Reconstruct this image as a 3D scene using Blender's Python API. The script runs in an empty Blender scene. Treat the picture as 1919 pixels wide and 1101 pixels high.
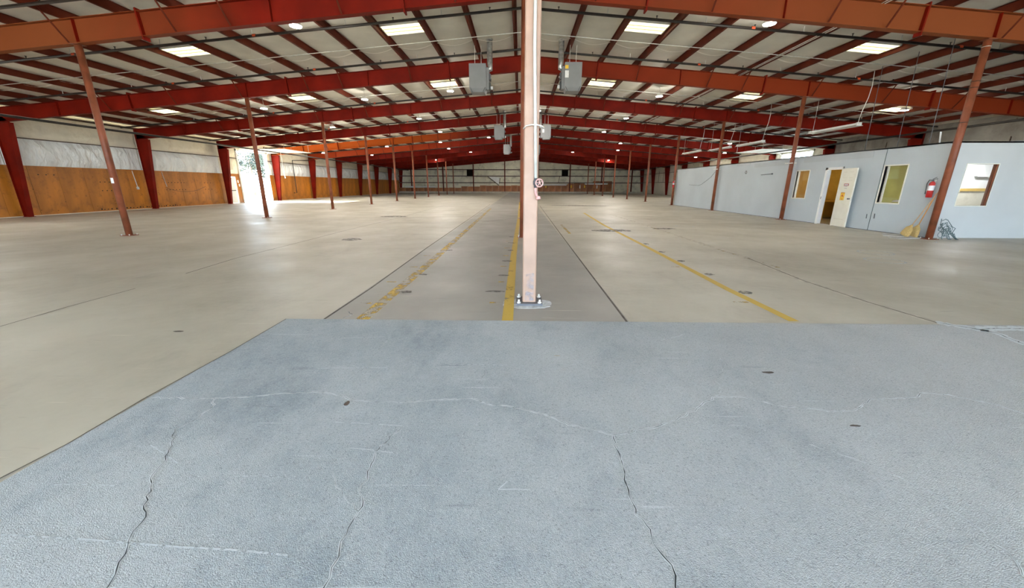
import bpy, bmesh, math, random
from mathutils import Vector, Matrix, noise
R = random.Random(7)
SC = bpy.context.scene
COL = SC.collection
PI = math.pi

# ------------------------------------------------------------------ camera
F, PITCH, YAW, ROLL = 715.19, 0.2777, 0.0201, 0.0020
cam = bpy.data.cameras.new('camera'); cam.sensor_width = 36.0; cam.lens = F/1919*36.0
cam.clip_start = 0.05; cam.clip_end = 600
camo = bpy.data.objects.new('camera', cam); COL.objects.link(camo)
c_, s_ = math.cos(YAW), math.sin(YAW); cp, sp = math.cos(PITCH), math.sin(PITCH)
cr, sr = math.cos(ROLL), math.sin(ROLL)
right = Vector((c_, s_, 0)); up = Vector((-s_*sp, c_*sp, cp)); fwd = Vector((-s_*cp, c_*cp, -sp))
r2 = right*cr + up*sr; u2 = -right*sr + up*cr
M = Matrix((r2, u2, -fwd)).transposed().to_4x4(); M.translation = Vector((0, 0, 1.5))
camo.matrix_world = M
SC.camera = camo

# ------------------------------------------------------------------ world, sun, lights, exposure
SC.view_settings.view_transform = 'Standard'; SC.view_settings.look = 'None'
SC.view_settings.gamma = 1.0; SC.view_settings.use_curve_mapping = False
SC.view_settings.exposure = 0.0
LAMP_UP, LAMP_DOWN = 72.0, 130.0   # power of one high-bay lamp: glow around it, beam down
SKY = 20.0
w = bpy.data.worlds.new('world'); SC.world = w; w.use_nodes = True
bg = w.node_tree.nodes['Background']
bg.inputs[0].default_value = (0.66, 0.83, 1.0, 1); bg.inputs[1].default_value = SKY
sun = bpy.data.lights.new('sun', 'SUN'); sun.energy = 100.0; sun.angle = math.radians(1.5); sun.color = (1, .90, .74)
so = bpy.data.objects.new('sun', sun); COL.objects.link(so)
so.rotation_euler = Vector((1.0, 0.10, -math.tan(math.radians(27)))).to_track_quat('-Z', 'Y').to_euler()
SC.cycles.max_bounces = 8; SC.cycles.diffuse_bounces = 5; SC.cycles.glossy_bounces = 3
SC.cycles.transparent_max_bounces = 8; SC.cycles.sample_clamp_indirect = 15.0

# ------------------------------------------------------------------ layout constants (metres)
D0, S = 11.4707, 6.5978
def fy(k): return D0 + (k-1)*S                 # y of roof frame k
XL, XR, XC = -11.93, 12.0, 0.08                # rows of posts
WX = 23.8                                      # side walls at +-WX
YB, YF = fy(-2), 77.45                         # rear and far wall
RT, SL = 6.70, 0.0833                          # rafter top at ridge, slope
def rtop(x): return RT - SL*abs(x-XC)
KS = list(range(-1, 12))

# ------------------------------------------------------------------ materials
def mat(name, col=(.5, .5, .5), rough=.6, metal=0., var=.12, scale=3., bump=0., bscale=40., emis=None, estr=0.,
        spec=.5, detail=4., bdist=.02, randv=0., stretch=(1, 1, 1), dirt=None, dirt_amt=0., dscale=1.5):
    m = bpy.data.materials.new(name); m.use_nodes = True
    n, l = m.node_tree.nodes, m.node_tree.links
    b = n['Principled BSDF']
    tc = n.new('ShaderNodeTexCoord'); mp = n.new('ShaderNodeMapping'); mp.inputs['Scale'].default_value = stretch
    l.new(tc.outputs['Object'], mp.inputs[0])
    nz = n.new('ShaderNodeTexNoise'); nz.inputs['Scale'].default_value = scale; nz.inputs['Detail'].default_value = detail
    l.new(mp.outputs[0], nz.inputs[0])
    rp = n.new('ShaderNodeValToRGB')
    lo = tuple(max(0, c*(1-var*1.6)) for c in col) + (1,); hi = tuple(min(1, c*(1+var)) for c in col) + (1,)
    rp.color_ramp.elements[0].position = .3; rp.color_ramp.elements[1].position = .7
    rp.color_ramp.elements[0].color = lo; rp.color_ramp.elements[1].color = hi
    l.new(nz.outputs[0], rp.inputs[0]); out = rp.outputs[0]
    if randv:
        oi = n.new('ShaderNodeObjectInfo'); hs = n.new('ShaderNodeHueSaturation')
        mr = n.new('ShaderNodeMapRange'); mr.inputs[3].default_value = 1-randv; mr.inputs[4].default_value = 1+randv
        l.new(oi.outputs['Random'], mr.inputs[0]); l.new(mr.outputs[0], hs.inputs['Value']); l.new(out, hs.inputs['Color']); out = hs.outputs[0]
    if dirt:
        n2 = n.new('ShaderNodeTexNoise'); n2.inputs['Scale'].default_value = dscale; n2.inputs['Detail'].default_value = 8
        n2.inputs['Roughness'].default_value = .7
        l.new(tc.outputs['Object'], n2.inputs[0])
        mr2 = n.new('ShaderNodeMapRange'); mr2.inputs[1].default_value = .52; mr2.inputs[2].default_value = .72
        mr2.inputs[4].default_value = dirt_amt
        l.new(n2.outputs[0], mr2.inputs[0])
        mx = n.new('ShaderNodeMix'); mx.data_type = 'RGBA'; l.new(mr2.outputs[0], mx.inputs[0]); l.new(out, mx.inputs[6])
        mx.inputs[7].default_value = tuple(dirt)+(1,); out = mx.outputs[2]
    l.new(out, b.inputs['Base Color'])
    b.inputs['Roughness'].default_value = rough; b.inputs['Metallic'].default_value = metal
    b.inputs['Specular IOR Level'].default_value = spec
    if bump:
        nb = n.new('ShaderNodeTexNoise'); nb.inputs['Scale'].default_value = bscale; nb.inputs['Detail'].default_value = 3
        l.new(mp.outputs[0], nb.inputs[0])
        bp = n.new('ShaderNodeBump'); bp.inputs['Strength'].default_value = bump; bp.inputs['Distance'].default_value = bdist
        l.new(nb.outputs[0], bp.inputs['Height']); l.new(bp.outputs[0], b.inputs['Normal'])
    if emis:
        b.inputs['Emission Color'].default_value = tuple(emis)+(1,); b.inputs['Emission Strength'].default_value = estr
    return m

def steel_light_tint(name, base, orange, xl, xr):
    # red-oxide steel, orange light cast painted in beyond xl (left) and xr (right) of the ridge; None = not on that side
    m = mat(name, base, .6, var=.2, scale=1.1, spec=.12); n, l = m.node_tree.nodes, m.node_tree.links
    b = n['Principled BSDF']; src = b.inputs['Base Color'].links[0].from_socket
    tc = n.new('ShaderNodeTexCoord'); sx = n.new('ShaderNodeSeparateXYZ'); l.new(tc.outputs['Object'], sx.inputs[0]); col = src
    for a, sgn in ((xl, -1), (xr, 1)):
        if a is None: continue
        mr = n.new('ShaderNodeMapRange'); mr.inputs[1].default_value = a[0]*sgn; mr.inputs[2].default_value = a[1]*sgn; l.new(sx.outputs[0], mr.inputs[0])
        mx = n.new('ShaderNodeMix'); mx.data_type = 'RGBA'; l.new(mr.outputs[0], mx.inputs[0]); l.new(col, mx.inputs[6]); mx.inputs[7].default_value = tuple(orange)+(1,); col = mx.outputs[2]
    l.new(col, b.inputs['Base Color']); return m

def concrete(name, c_lo, c_hi, c_stain, rough_lo, rough_hi, aggregate=0., warm=None, side=None):
    m = bpy.data.materials.new(name); m.use_nodes = True
    n, l = m.node_tree.nodes, m.node_tree.links; b = n['Principled BSDF']
    tc = n.new('ShaderNodeTexCoord'); O = tc.outputs['Object']
    def nz(sc, det=6, ro=.55, st=None):
        q = n.new('ShaderNodeTexNoise'); q.inputs['Scale'].default_value = sc; q.inputs['Detail'].default_value = det; q.inputs['Roughness'].default_value = ro
        if st:
            mp = n.new('ShaderNodeMapping'); mp.inputs['Scale'].default_value = st; l.new(O, mp.inputs[0]); l.new(mp.outputs[0], q.inputs[0])
        else: l.new(O, q.inputs[0])
        return q.outputs[0]
    def mr(v, a, b_, c=0., d=1.):
        q = n.new('ShaderNodeMapRange'); q.inputs[1].default_value = a; q.inputs[2].default_value = b_
        q.inputs[3].default_value = c; q.inputs[4].default_value = d; l.new(v, q.inputs[0]); return q.outputs[0]
    def mix(f, a, c, mode='MIX'):
        q = n.new('ShaderNodeMix'); q.data_type = 'RGBA'; q.blend_type = mode
        (l.new(f, q.inputs[0]) if not isinstance(f, float) else setattr(q.inputs[0], 'default_value', f))
        for i, v in ((6, a), (7, c)):
            (setattr(q.inputs[i], 'default_value', tuple(v)+(1,)) if isinstance(v, tuple) else l.new(v, q.inputs[i]))
        return q.outputs[2]
    col = mix(mr(nz(.45, 8, .62), .36, .64), c_lo, c_hi)
    col = mix(mr(nz(1.3, 9, .68, (1, .55, 1)), .50 if side else .55, .74, 0, .85 if side else .5), col, c_stain)
    col = mix(mr(nz(7, 6, .7), .35, .65, 0, .35), col, c_hi)
    if warm:                                        # the trowelled slab between the two saw cuts is greyer
        sx = n.new('ShaderNodeSeparateXYZ'); l.new(O, sx.inputs[0])
        g = n.new('ShaderNodeMath'); g.operation = 'GREATER_THAN'; g.inputs[1].default_value = -2.28; l.new(sx.outputs[0], g.inputs[0])
        h = n.new('ShaderNodeMath'); h.operation = 'LESS_THAN'; h.inputs[1].default_value = 1.26; l.new(sx.outputs[0], h.inputs[0])
        y = n.new('ShaderNodeMath'); y.operation = 'MULTIPLY'; l.new(g.outputs[0], y.inputs[0]); l.new(h.outputs[0], y.inputs[1])
        y2 = n.new('ShaderNodeMath'); y2.operation = 'MULTIPLY'; y2.inputs[1].default_value = .80; l.new(y.outputs[0], y2.inputs[0])
        col = mix(y2.outputs[0], col, warm)
    if side:                                        # part of the slab's blue is painted-in daylight; it turns greyer to the right
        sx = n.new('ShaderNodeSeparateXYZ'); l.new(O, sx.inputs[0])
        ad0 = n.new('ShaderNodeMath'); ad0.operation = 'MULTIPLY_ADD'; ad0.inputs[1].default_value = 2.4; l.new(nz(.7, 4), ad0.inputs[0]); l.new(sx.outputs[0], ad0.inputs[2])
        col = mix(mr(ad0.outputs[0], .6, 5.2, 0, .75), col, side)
    # short light scuffs
    sc = mr(nz(3.2, 2, .5, (.35, 9, 1)), .70, .74, 0, .35)
    col = mix(sc, col, tuple(min(1, v*1.5) for v in c_hi))
    sd = mr(nz(2.1, 3, .6, (.6, 5, 1)), .66, .76, 0, .35)
    col = mix(sd, col, tuple(v*.45 for v in c_stain))
    hgt = nz(60, 4)
    if aggregate:
        vo = n.new('ShaderNodeTexVoronoi'); vo.inputs['Scale'].default_value = 170; l.new(O, vo.inputs[0])
        f = mr(vo.outputs['Distance'], .12, .55)
        speck = mr(nz(120, 5, .8), .52, .68, 0, .60*aggregate)
        col = mix(speck, col, tuple(min(1, v*1.6) for v in c_hi))
        dk = mr(nz(90, 5, .75), .54, .68, 0, .75*aggregate)
        col = mix(dk, col, tuple(v*.32 for v in c_lo))
        ad = n.new('ShaderNodeMath'); ad.operation = 'ADD'; l.new(f, ad.inputs[0]); l.new(hgt, ad.inputs[1]); hgt = ad.outputs[0]
    l.new(col, b.inputs['Base Color'])
    l.new(mr(nz(.8, 6, .6), .3, .7, rough_lo, rough_hi), b.inputs['Roughness'])
    b.inputs['Specular IOR Level'].default_value = .45
    bp = n.new('ShaderNodeBump'); bp.inputs['Strength'].default_value = .5 if aggregate else .06; bp.inputs['Distance'].default_value = .0035
    l.new(hgt, bp.inputs['Height']); l.new(bp.outputs[0], b.inputs['Normal'])
    return m

def worn_paint(name, col, keep=.5, scale=5.):
    m = bpy.data.materials.new(name); m.use_nodes = True
    n, l = m.node_tree.nodes, m.node_tree.links; b = n['Principled BSDF']
    b.inputs['Base Color'].default_value = tuple(col)+(1,); b.inputs['Roughness'].default_value = .6
    tc = n.new('ShaderNodeTexCoord')
    q = n.new('ShaderNodeTexNoise'); q.inputs['Scale'].default_value = scale; q.inputs['Detail'].default_value = 8; q.inputs['Roughness'].default_value = .75
    l.new(tc.outputs['Object'], q.inputs[0])
    mr = n.new('ShaderNodeMapRange'); mr.inputs[1].default_value = 1-keep-.06; mr.inputs[2].default_value = 1-keep+.08
    mr.inputs[3].default_value = .0; mr.inputs[4].default_value = .92
    l.new(q.outputs[0], mr.inputs[0])
    l.new(mr.outputs[0], b.inputs['Alpha'])
    return m

MT = dict(
    floor=concrete('floor_concrete', (.37, .34, .275), (.50, .465, .39), (.26, .235, .19), .34, .62, 0, warm=(.285, .272, .255)),
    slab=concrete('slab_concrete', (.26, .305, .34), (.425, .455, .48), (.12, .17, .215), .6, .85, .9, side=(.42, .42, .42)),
    red=mat('red_oxide_steel', (.175, .0075, .0018), .6, var=.22, scale=1.1, spec=.12, randv=.06),
    redd=mat('red_oxide_purlin', (.115, .018, .006), .6, var=.22, scale=1.5, spec=.2, randv=.10),
    post=mat('rusty_red_post_paint', (.24, .068, .030), .5, var=.25, scale=3, dirt=(.10, .035, .025), dirt_amt=.6, spec=.35),
    pink=mat('faded_pink_post_paint', (.37, .235, .17), .5, var=.12, scale=2.5, dirt=(.46, .36, .31), dirt_amt=.35),
    scrape=worn_paint('scraped_steel', (.26, .24, .26), .46, 14),
    liner=mat('white_vinyl_roof_liner', (.72, .70, .62), .65, var=.06, scale=1.3, bump=.15, bscale=2.5, dirt=(.52, .48, .38), dirt_amt=.3, dscale=.6),
    liner2=mat('white_vinyl_wall_liner', (.78, .81, .81), .32, var=.06, scale=1.5, bump=.9, bscale=1.6, stretch=(1, 1.5, .55), bdist=.35),
    cream=mat('cream_vinyl_wall_liner', (.70, .65, .53), .6, var=.07, scale=1.2, bump=.6, bscale=1.5, bdist=.10, dirt=(.35, .28, .18), dirt_amt=.5, dscale=1.2),
    tape=mat('white_seam_tape', (.95, .93, .86), .4, var=.03),
    farl=mat('stained_far_wall_liner', (.76, .72, .56), .6, var=.1, scale=.8, bump=.3, bscale=3., dirt=(.12, .10, .07), dirt_amt=.6, dscale=1.1),
    ply=mat('varnished_plywood', (.43, .150, .014), .42, var=.24, scale=1.6, stretch=(1, 1, .35), randv=.20, dirt=(.14, .05, .012), dirt_amt=.7, dscale=3.2),
    plyf=mat('aged_plywood', (.36, .13, .04), .55, var=.25, scale=1.6, stretch=(1, 1, .4), randv=.3, dirt=(.10, .04, .015), dirt_amt=.6, dscale=2.5),
    hole=mat('dark_gap', (.02, .016, .013), .8, var=.05),
    joint=mat('saw_cut_filler', (.10, .085, .07), .8, var=.3, scale=6),
    jointl=mat('pale_joint_filler', (.50, .46, .39), .7, var=.2, scale=8),
    dark=mat('black_steel_pipe', (.018, .013, .010), .5, var=.3, scale=6),
    girt=mat('dark_girt', (.08, .045, .03), .6, var=.3, scale=4),
    white=mat('white_paint', (.80, .80, .78), .45, var=.04),
    doorw=mat('off_white_door_paint', (.80, .77, .66), .45, var=.05, scale=2, dirt=(.55, .50, .38), dirt_amt=.3, dscale=2.5),
    office=mat('pale_blue_office_paint', (.47, .515, .54), .55, var=.04, scale=.8, spec=.3),
    officef=mat('white_office_front_paint', (.54, .545, .535), .55, var=.04, scale=.8, spec=.3),
    officed=mat('grey_patch_paint', (.43, .46, .48), .55, var=.04, scale=.8, spec=.3),
    grey=mat('grey_heater_enamel', (.21, .215, .225), .45, var=.05),
    greyd=mat('dark_heater_steel', (.09, .09, .10), .5, var=.1),
    galv=mat('galvanised_flue', (.55, .56, .56), .32, metal=.85, var=.25, scale=10),
    galvp=mat('galvanised_pipe', (.66, .66, .62), .45, metal=.2, var=.1, scale=10),
    alu=mat('white_fixture_metal', (.78, .78, .74), .4, var=.05),
    lampon=mat('lit_lamp_lens', (1, 1, 1), .5, var=0., emis=(1, .97, .90), estr=30.),
    sky=mat('skylight_sheet', (.85, .83, .62), .5, var=.03, emis=(1, .90, .55), estr=2.6),
    skyr=mat('skylight_rib', (.55, .50, .25), .5, var=.03, emis=(1, .85, .40), estr=.45),
    yellow=worn_paint('worn_yellow_paint', (.62, .40, .05), .50, 4.5),
    yellow2=worn_paint('thick_yellow_paint', (.60, .40, .06), .66, 3.5),
    yellow3=worn_paint('faint_yellow_paint', (.55, .42, .14), .42, 5),
    chalk=worn_paint('white_scratch', (.56, .61, .65), .58, 20),
    stain=worn_paint('dark_floor_stain', (.10, .09, .085), .52, 9),
    crack=mat('crack_shadow', (.035, .04, .045), .9, var=.3, scale=20),
    crackl=worn_paint('crack_pale_edge', (.60, .65, .68), .66, 22),
    patch=mat('white_grout_pad', (.58, .60, .62), .75, var=.22, scale=14, bump=.5, bscale=60),
    amber=mat('amber_lit_wood', (.50, .26, .035), .5, var=.15, scale=2.5, stretch=(1, 1, .4)),
    olive=mat('olive_blind', (.36, .31, .06), .6, var=.12, scale=2.),
    yroom=mat('yellow_room_wall', (.58, .38, .08), .6, var=.08),
    broom=mat('broom_straw', (.62, .44, .17), .8, var=.25, scale=30, stretch=(6, 6, .5), bump=.6, bscale=60),
    wood=mat('pale_wood_handle', (.62, .42, .24), .5, var=.12, scale=8),
    woodo=mat('orange_wood_handle', (.70, .32, .08), .5, var=.12, scale=8),
    ered=mat('extinguisher_red', (.50, .02, .02), .3, var=.05),
    elab=mat('white_label', (.80, .80, .80), .5, var=.08, scale=30),
    black=mat('black_rubber', (.025, .03, .03), .5, var=.2),
    greenw=mat('grey_green_wire', (.09, .13, .13), .5, var=.2),
    pinkv=mat('pink_valve_paint', (.62, .34, .32), .5, var=.15, scale=20),
    orange=mat('orange_sprinkler_paint', (.60, .08, .02), .5, var=.1),
    signred=mat('sign_red', (.35, .05, .05), .5, var=.05),
    signyel=mat('sign_yellow', (.85, .52, .03), .5, var=.05),
    signor=mat('sign_orange', (.60, .12, .03), .5, var=.05),
    signgrey=mat('sign_grey', (.35, .35, .38), .5, var=.05),
    card=mat('grey_cardboard', (.45, .44, .41), .7, var=.15, scale=5),
    shaded=mat('shaded_grey_wall_liner', (.36, .33, .28), .8, var=.15, scale=1.2, bump=.8, bscale=2.2, bdist=.12, dirt=(.12, .10, .08), dirt_amt=.6, dscale=1.0),  # shade above the office painted into the grey of this liner
    fanb=mat('matt_black_fan', (.012, .010, .008), .95, var=.05, spec=.05),
    curb=mat('curb_concrete', (.52, .48, .38), .7, var=.15, scale=2),
    gravel=mat('outdoor_ground', (.48, .45, .38), .9, var=.15, scale=.6, bump=.3, bscale=8),
    bark=mat('tree_bark', (.14, .10, .07), .9, var=.2, scale=4),
    leaf=mat('tree_leaves', (.030, .042, .032), .7, var=.3, scale=1.5),
)
MT['red1'] = steel_light_tint('red_steel_orange_cast', (.175, .0075, .0018), (.22, .058, .018), (7, 12.5), (-1.5, 9))  # orange colour cast painted onto the sides of the nearest frames
MT['red2'] = steel_light_tint('red_steel_orange_cast_right', (.175, .0075, .0018), (.225, .032, .008), None, (-1, 8))
MT['red5'] = steel_light_tint('red_steel_door_glow_left', (.175, .0075, .0018), (.40, .08, .010), (4.5, 11), None)  # bounce light from the big left doorway painted into the steel
MT['red6'] = steel_light_tint('red_steel_faint_door_glow_left', (.175, .0075, .0018), (.28, .035, .007), (5, 12), None)
_g = bpy.data.materials.new('window_glass'); _g.use_nodes = True
_n, _l = _g.node_tree.nodes, _g.node_tree.links
_t = _n.new('ShaderNodeBsdfTransparent'); _gl = _n.new('ShaderNodeBsdfGlossy'); _gl.inputs['Roughness'].default_value = .03
_mx = _n.new('ShaderNodeMixShader'); _mx.inputs[0].default_value = .07
_l.new(_t.outputs[0], _mx.inputs[1]); _l.new(_gl.outputs[0], _mx.inputs[2])
_l.new(_mx.outputs[0], _n['Material Output'].inputs[0]); MT['glass'] = _g

# ------------------------------------------------------------------ mesh helpers
class MB:
    def __init__(s): s.v = []; s.f = []
    def quad(s, pts):
        i = len(s.v); s.v += [tuple(p) for p in pts]; s.f.append(tuple(range(i, i+len(pts)))); return s
    def box(s, x0, x1, y0, y1, z0, z1):
        i = len(s.v)
        s.v += [(x0, y0, z0), (x1, y0, z0), (x1, y1, z0), (x0, y1, z0), (x0, y0, z1), (x1, y0, z1), (x1, y1, z1), (x0, y1, z1)]
        s.f += [tuple(i+a for a in q) for q in ((3, 2, 1, 0), (4, 5, 6, 7), (0, 1, 5, 4), (1, 2, 6, 5), (2, 3, 7, 6), (3, 0, 4, 7))]; return s
    def slab(s, bot, top):          # two matching rings
        i = len(s.v); n = len(bot); s.v += [tuple(p) for p in bot] + [tuple(p) for p in top]
        s.f.append(tuple(i+a for a in reversed(range(n)))); s.f.append(tuple(i+n+a for a in range(n)))
        for a in range(n):
            b = (a+1) % n; s.f.append((i+a, i+b, i+n+b, i+n+a))
        return s
    def bar(s, a, b, wd, ht=None, side=(1, 0, 0)):
        a, b = Vector(a), Vector(b); d = (b-a).normalized(); sd = Vector(side)
        sd = (sd - d*sd.dot(d)); sd = sd.normalized() if sd.length > 1e-4 else d.orthogonal().normalized()
        u = d.cross(sd); ht = ht or wd
        r = lambda p: [p+sd*wd/2*i+u*ht/2*j for i, j in ((-1, -1), (1, -1), (1, 1), (-1, 1))]
        return s.slab(r(a), r(b))
    def tube(s, pts, rad, n=10, cap=True):
        pts = [Vector(p) for p in pts]; rings = []
        rr = rad if isinstance(rad, (list, tuple)) else [rad]*len(pts)
        t0 = (pts[1]-pts[0]).normalized(); nrm = t0.orthogonal().normalized()
        for k, p in enumerate(pts):
            t = ((pts[min(k+1, len(pts)-1)]-pts[max(k-1, 0)])).normalized()
            nrm = (nrm - t*nrm.dot(t)).normalized(); bn = t.cross(nrm)
            i = len(s.v); rings.append(i)
            s.v += [tuple(p + (nrm*math.cos(2*PI*a/n)+bn*math.sin(2*PI*a/n))*rr[k]) for a in range(n)]
        for q in range(len(rings)-1):
            for a in range(n):
                b = (a+1) % n; s.f.append((rings[q]+a, rings[q]+b, rings[q+1]+b, rings[q+1]+a))
        if cap:
            s.f.append(tuple(rings[0]+a for a in reversed(range(n)))); s.f.append(tuple(rings[-1]+a for a in range(n)))
        return s
    def torus(s, c, axis, R_, r_, n=24, m=8):
        ax = Vector(axis).normalized(); a = ax.orthogonal().normalized(); b = ax.cross(a); c = Vector(c); i = len(s.v)
        for k in range(n):
            d = a*math.cos(2*PI*k/n)+b*math.sin(2*PI*k/n)
            for j in range(m): s.v.append(tuple(c+d*(R_+r_*math.cos(2*PI*j/m))+ax*r_*math.sin(2*PI*j/m)))
        for k in range(n):
            for j in range(m):
                k2, j2 = (k+1) % n, (j+1) % m; s.f.append((i+k*m+j, i+k2*m+j, i+k2*m+j2, i+k*m+j2))
        return s
    def mesh(s, name, smooth=False):
        me = bpy.data.meshes.new(name); me.from_pydata(s.v, [], s.f); me.validate()
        if smooth:
            for p in me.polygons: p.use_smooth = len(p.vertices) == 4
        return me
def link(name, me, m, parent=None, loc=(0, 0, 0), rot=None):
    if isinstance(me, MB): me = me.mesh(name)
    if m is not None and not me.materials: me.materials.append(MT[m] if isinstance(m, str) else m)
    o = bpy.data.objects.new(name, me); COL.objects.link(o); o.location = loc
    if rot: o.rotation_euler = rot
    if parent: o.parent = parent
    return o
def empty(name, loc=(0, 0, 0), rz=0.):
    o = bpy.data.objects.new(name, None); COL.objects.link(o); o.location = loc; o.rotation_euler[2] = rz; o.empty_display_size = .2
    return o
def tag(o, label=None, cat=None, group=None, kind=None):
    if label: o['label'] = label
    if cat: o['category'] = cat
    if group: o['group'] = group
    if kind: o['kind'] = kind
    return o
ORD = ['nearest', 'second', 'third', 'fourth', 'fifth', 'sixth', 'seventh', 'eighth', 'ninth', 'tenth', 'eleventh', 'twelfth', 'thirteenth', 'fourteenth', 'fifteenth', 'sixteenth', 'seventeenth']
ORF = ['first'] + ORD[1:]

# ================================================================== FLOOR
fl = link('floor', MB().box(-WX-.2, WX+.2, YB-.2, YF+.2, -.3, 0), 'floor'); tag(fl, kind='structure')
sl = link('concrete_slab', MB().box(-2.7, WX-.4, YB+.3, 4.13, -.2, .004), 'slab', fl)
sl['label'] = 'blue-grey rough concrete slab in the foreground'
def strip(name, pts, wd, m, parent=fl, z=.003, lab=None, taper=None):
    mb = MB(); P = [Vector((p[0], p[1], 0)) for p in pts]; L, Rr = [], []
    for k, p in enumerate(P):
        t = (P[min(k+1, len(P)-1)]-P[max(k-1, 0)]).normalized(); q = Vector((-t.y, t.x, 0))
        w_ = wd*(taper[k] if taper else 1)/2
        L.append(p+q*w_); Rr.append(p-q*w_)
    for k in range(len(P)-1):
        mb.quad([(L[k].x, L[k].y, z), (Rr[k].x, Rr[k].y, z), (Rr[k+1].x, Rr[k+1].y, z), (L[k+1].x, L[k+1].y, z)])
    o = link(name, mb, m, parent)
    if lab: o['label'] = lab
    return o
# saw cuts
strip('joint', [(-2.26, 4.13), (-2.24, 5.5), (-2.30, 9.3), (-2.40, 31.4)], .028, 'joint')
strip('joint', [(1.23, 4.13), (1.25, 6.9), (1.3, 12.3), (1.5, 30)], .026, 'joint')
strip('joint', [(-5.68, 3.8), (-5.74, 4.5), (-5.75, 5.4)], .016, 'joint')
strip('joint', [(-5.84, 6.4), (-6.0, 7.8), (-5.95, 10.1), (-5.95, 12.8), (-5.75, 17.6), (-5.8, 30)], .022, 'joint')
strip('joint', [(-5.8, 15.78), (1.4, 15.86), (12, 15.9)], .03, 'joint')
strip('joint', [(-1.6, 34.2), (11.9, 33.4)], .07, 'joint')
strip('joint', [(-.9, 17.4), (-1.6, 16.2), (-.05, 18.6)], .03, 'joint')
strip('joint', [(-2.7, 4.12), (-2.69, 3.2), (-2.72, 2.4), (-2.70, 1.9), (-2.74, 1.6), (-2.7, 0), (-2.7, -6)], .010, 'joint', z=.006)
strip('joint', [(4.9, 8.2), (4.66, 6.2), (4.67, 5.0), (4.76, 4.14)], .02, 'joint', z=.0045)
strip('joint', [(4.9, 12), (4.9, 8.2), (4.66, 6.2), (4.67, 5.0), (4.76, 4.14)], .13, 'jointl')
strip('joint', [(2.6, 14.5), (4.1, 14.5), (6.2, 13.6)], .03, 'joint')
# painted lines
o = strip('painted_line', [(-.135, 4.13), (-.135, 8.3), (-.10, 13), (-.05, 18), (-.02, 36)], .13, 'yellow2', z=.0042, lab='thick yellow line beside the row of centre posts')
strip('painted_line', [(-1.82, 4.13), (-1.81, 5.5), (-1.80, 7.6), (-1.82, 10.7), (-1.95, 26)], .16, 'yellow', lab='flaking yellow line left of the centre posts')
strip('painted_line', [(3.16, 4.2), (3.13, 5.6), (3.16, 7), (3.22, 10), (3.28, 15.1), (3.6, 22)], .12, 'yellow2', lab='yellow line with dark patches right of the centre posts')
strip('painted_line', [(4.9, 7.2), (4.85, 9.5), (4.9, 12.9), (4.86, 21)], .12, 'yellow3', lab='faint yellow line nearest the office')
strip('painted_line', [(1.61, 12.4), (1.63, 15.3)], .09, 'yellow')
for x, y, L in [(-.31, 4.83, .17), (-.27, 5.96, .14), (-.30, 7.18, .14), (-.31, 8.33, .14), (-.31, 9.4, .14), (-.31, 10.6, .14), (-2.02, 4.76, .16), (-2.06, 5.91, .16), (-2.02, 7.08, .16), (-2.04, 8.28, .16), (2.96, 4.94, .2), (2.96, 7.23, .2)]:
    strip('painted_tick', [(x-L/2, y), (x+L/2, y)], .055, 'yellow')
def blot(name, x, y, a, b, m, seed, z=.0062, n=18):
    rr = random.Random(seed); P = []
    for k in range(n):
        q = 1+rr.uniform(-.22, .22); P.append((x+a*q*math.cos(2*PI*k/n), y+b*q*math.sin(2*PI*k/n), z))
    return link(name, MB().quad(P), m, fl)
for i, (x, y, a, b) in enumerate([(-.36, 5.38, .13, .05), (-.28, 6.42, .10, .05), (-.26, 7.72, .10, .07), (-.24, 9.05, .09, .08), (-.23, 10.27, .09, .08), (-.23, 11.5, .09, .08),
                                  (3.29, 5.42, .09, .09), (3.32, 6.6, .08, .09), (3.33, 7.82, .08, .09), (3.34, 8.94, .08, .10), (3.36, 10.2, .08, .12),
                                  (-1.66, 5.32, .09, .07), (-1.66, 6.46, .09, .07), (-1.68, 9.0, .08, .09)]):
    blot('floor_patch', x, y, a, b, 'stain', i, z=.0045)
for i, (x, y, a, b) in enumerate([(4.5, 30, 2.5, .5), (3.2, 13.3, .7, .35), (-4.8, 10.8, .3, .25), (-6.2, 19, .7, .35), (5.2, 14, .4, .25)]): blot('floor_patch', x, y, a, b, 'stain', 40+i, z=.0035)
for i, (x, y) in enumerate([(8.3, 9.0), (11.3, 11.0), (7.6, 8.0), (6.3, 14.9)]):      # pale rings chalked on the floor
    rr = MB(); n = 28
    for k in range(n):
        a0, a1 = 2*PI*k/n, 2*PI*(k+1)/n
        rr.quad([(x+.30*math.cos(a0), y+.30*math.sin(a0), .004), (x+.34*math.cos(a0), y+.34*math.sin(a0), .004), (x+.34*math.cos(a1), y+.34*math.sin(a1), .004), (x+.30*math.cos(a1), y+.30*math.sin(a1), .004)])
    link('chalk_ring', rr, 'chalk', fl)
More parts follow.
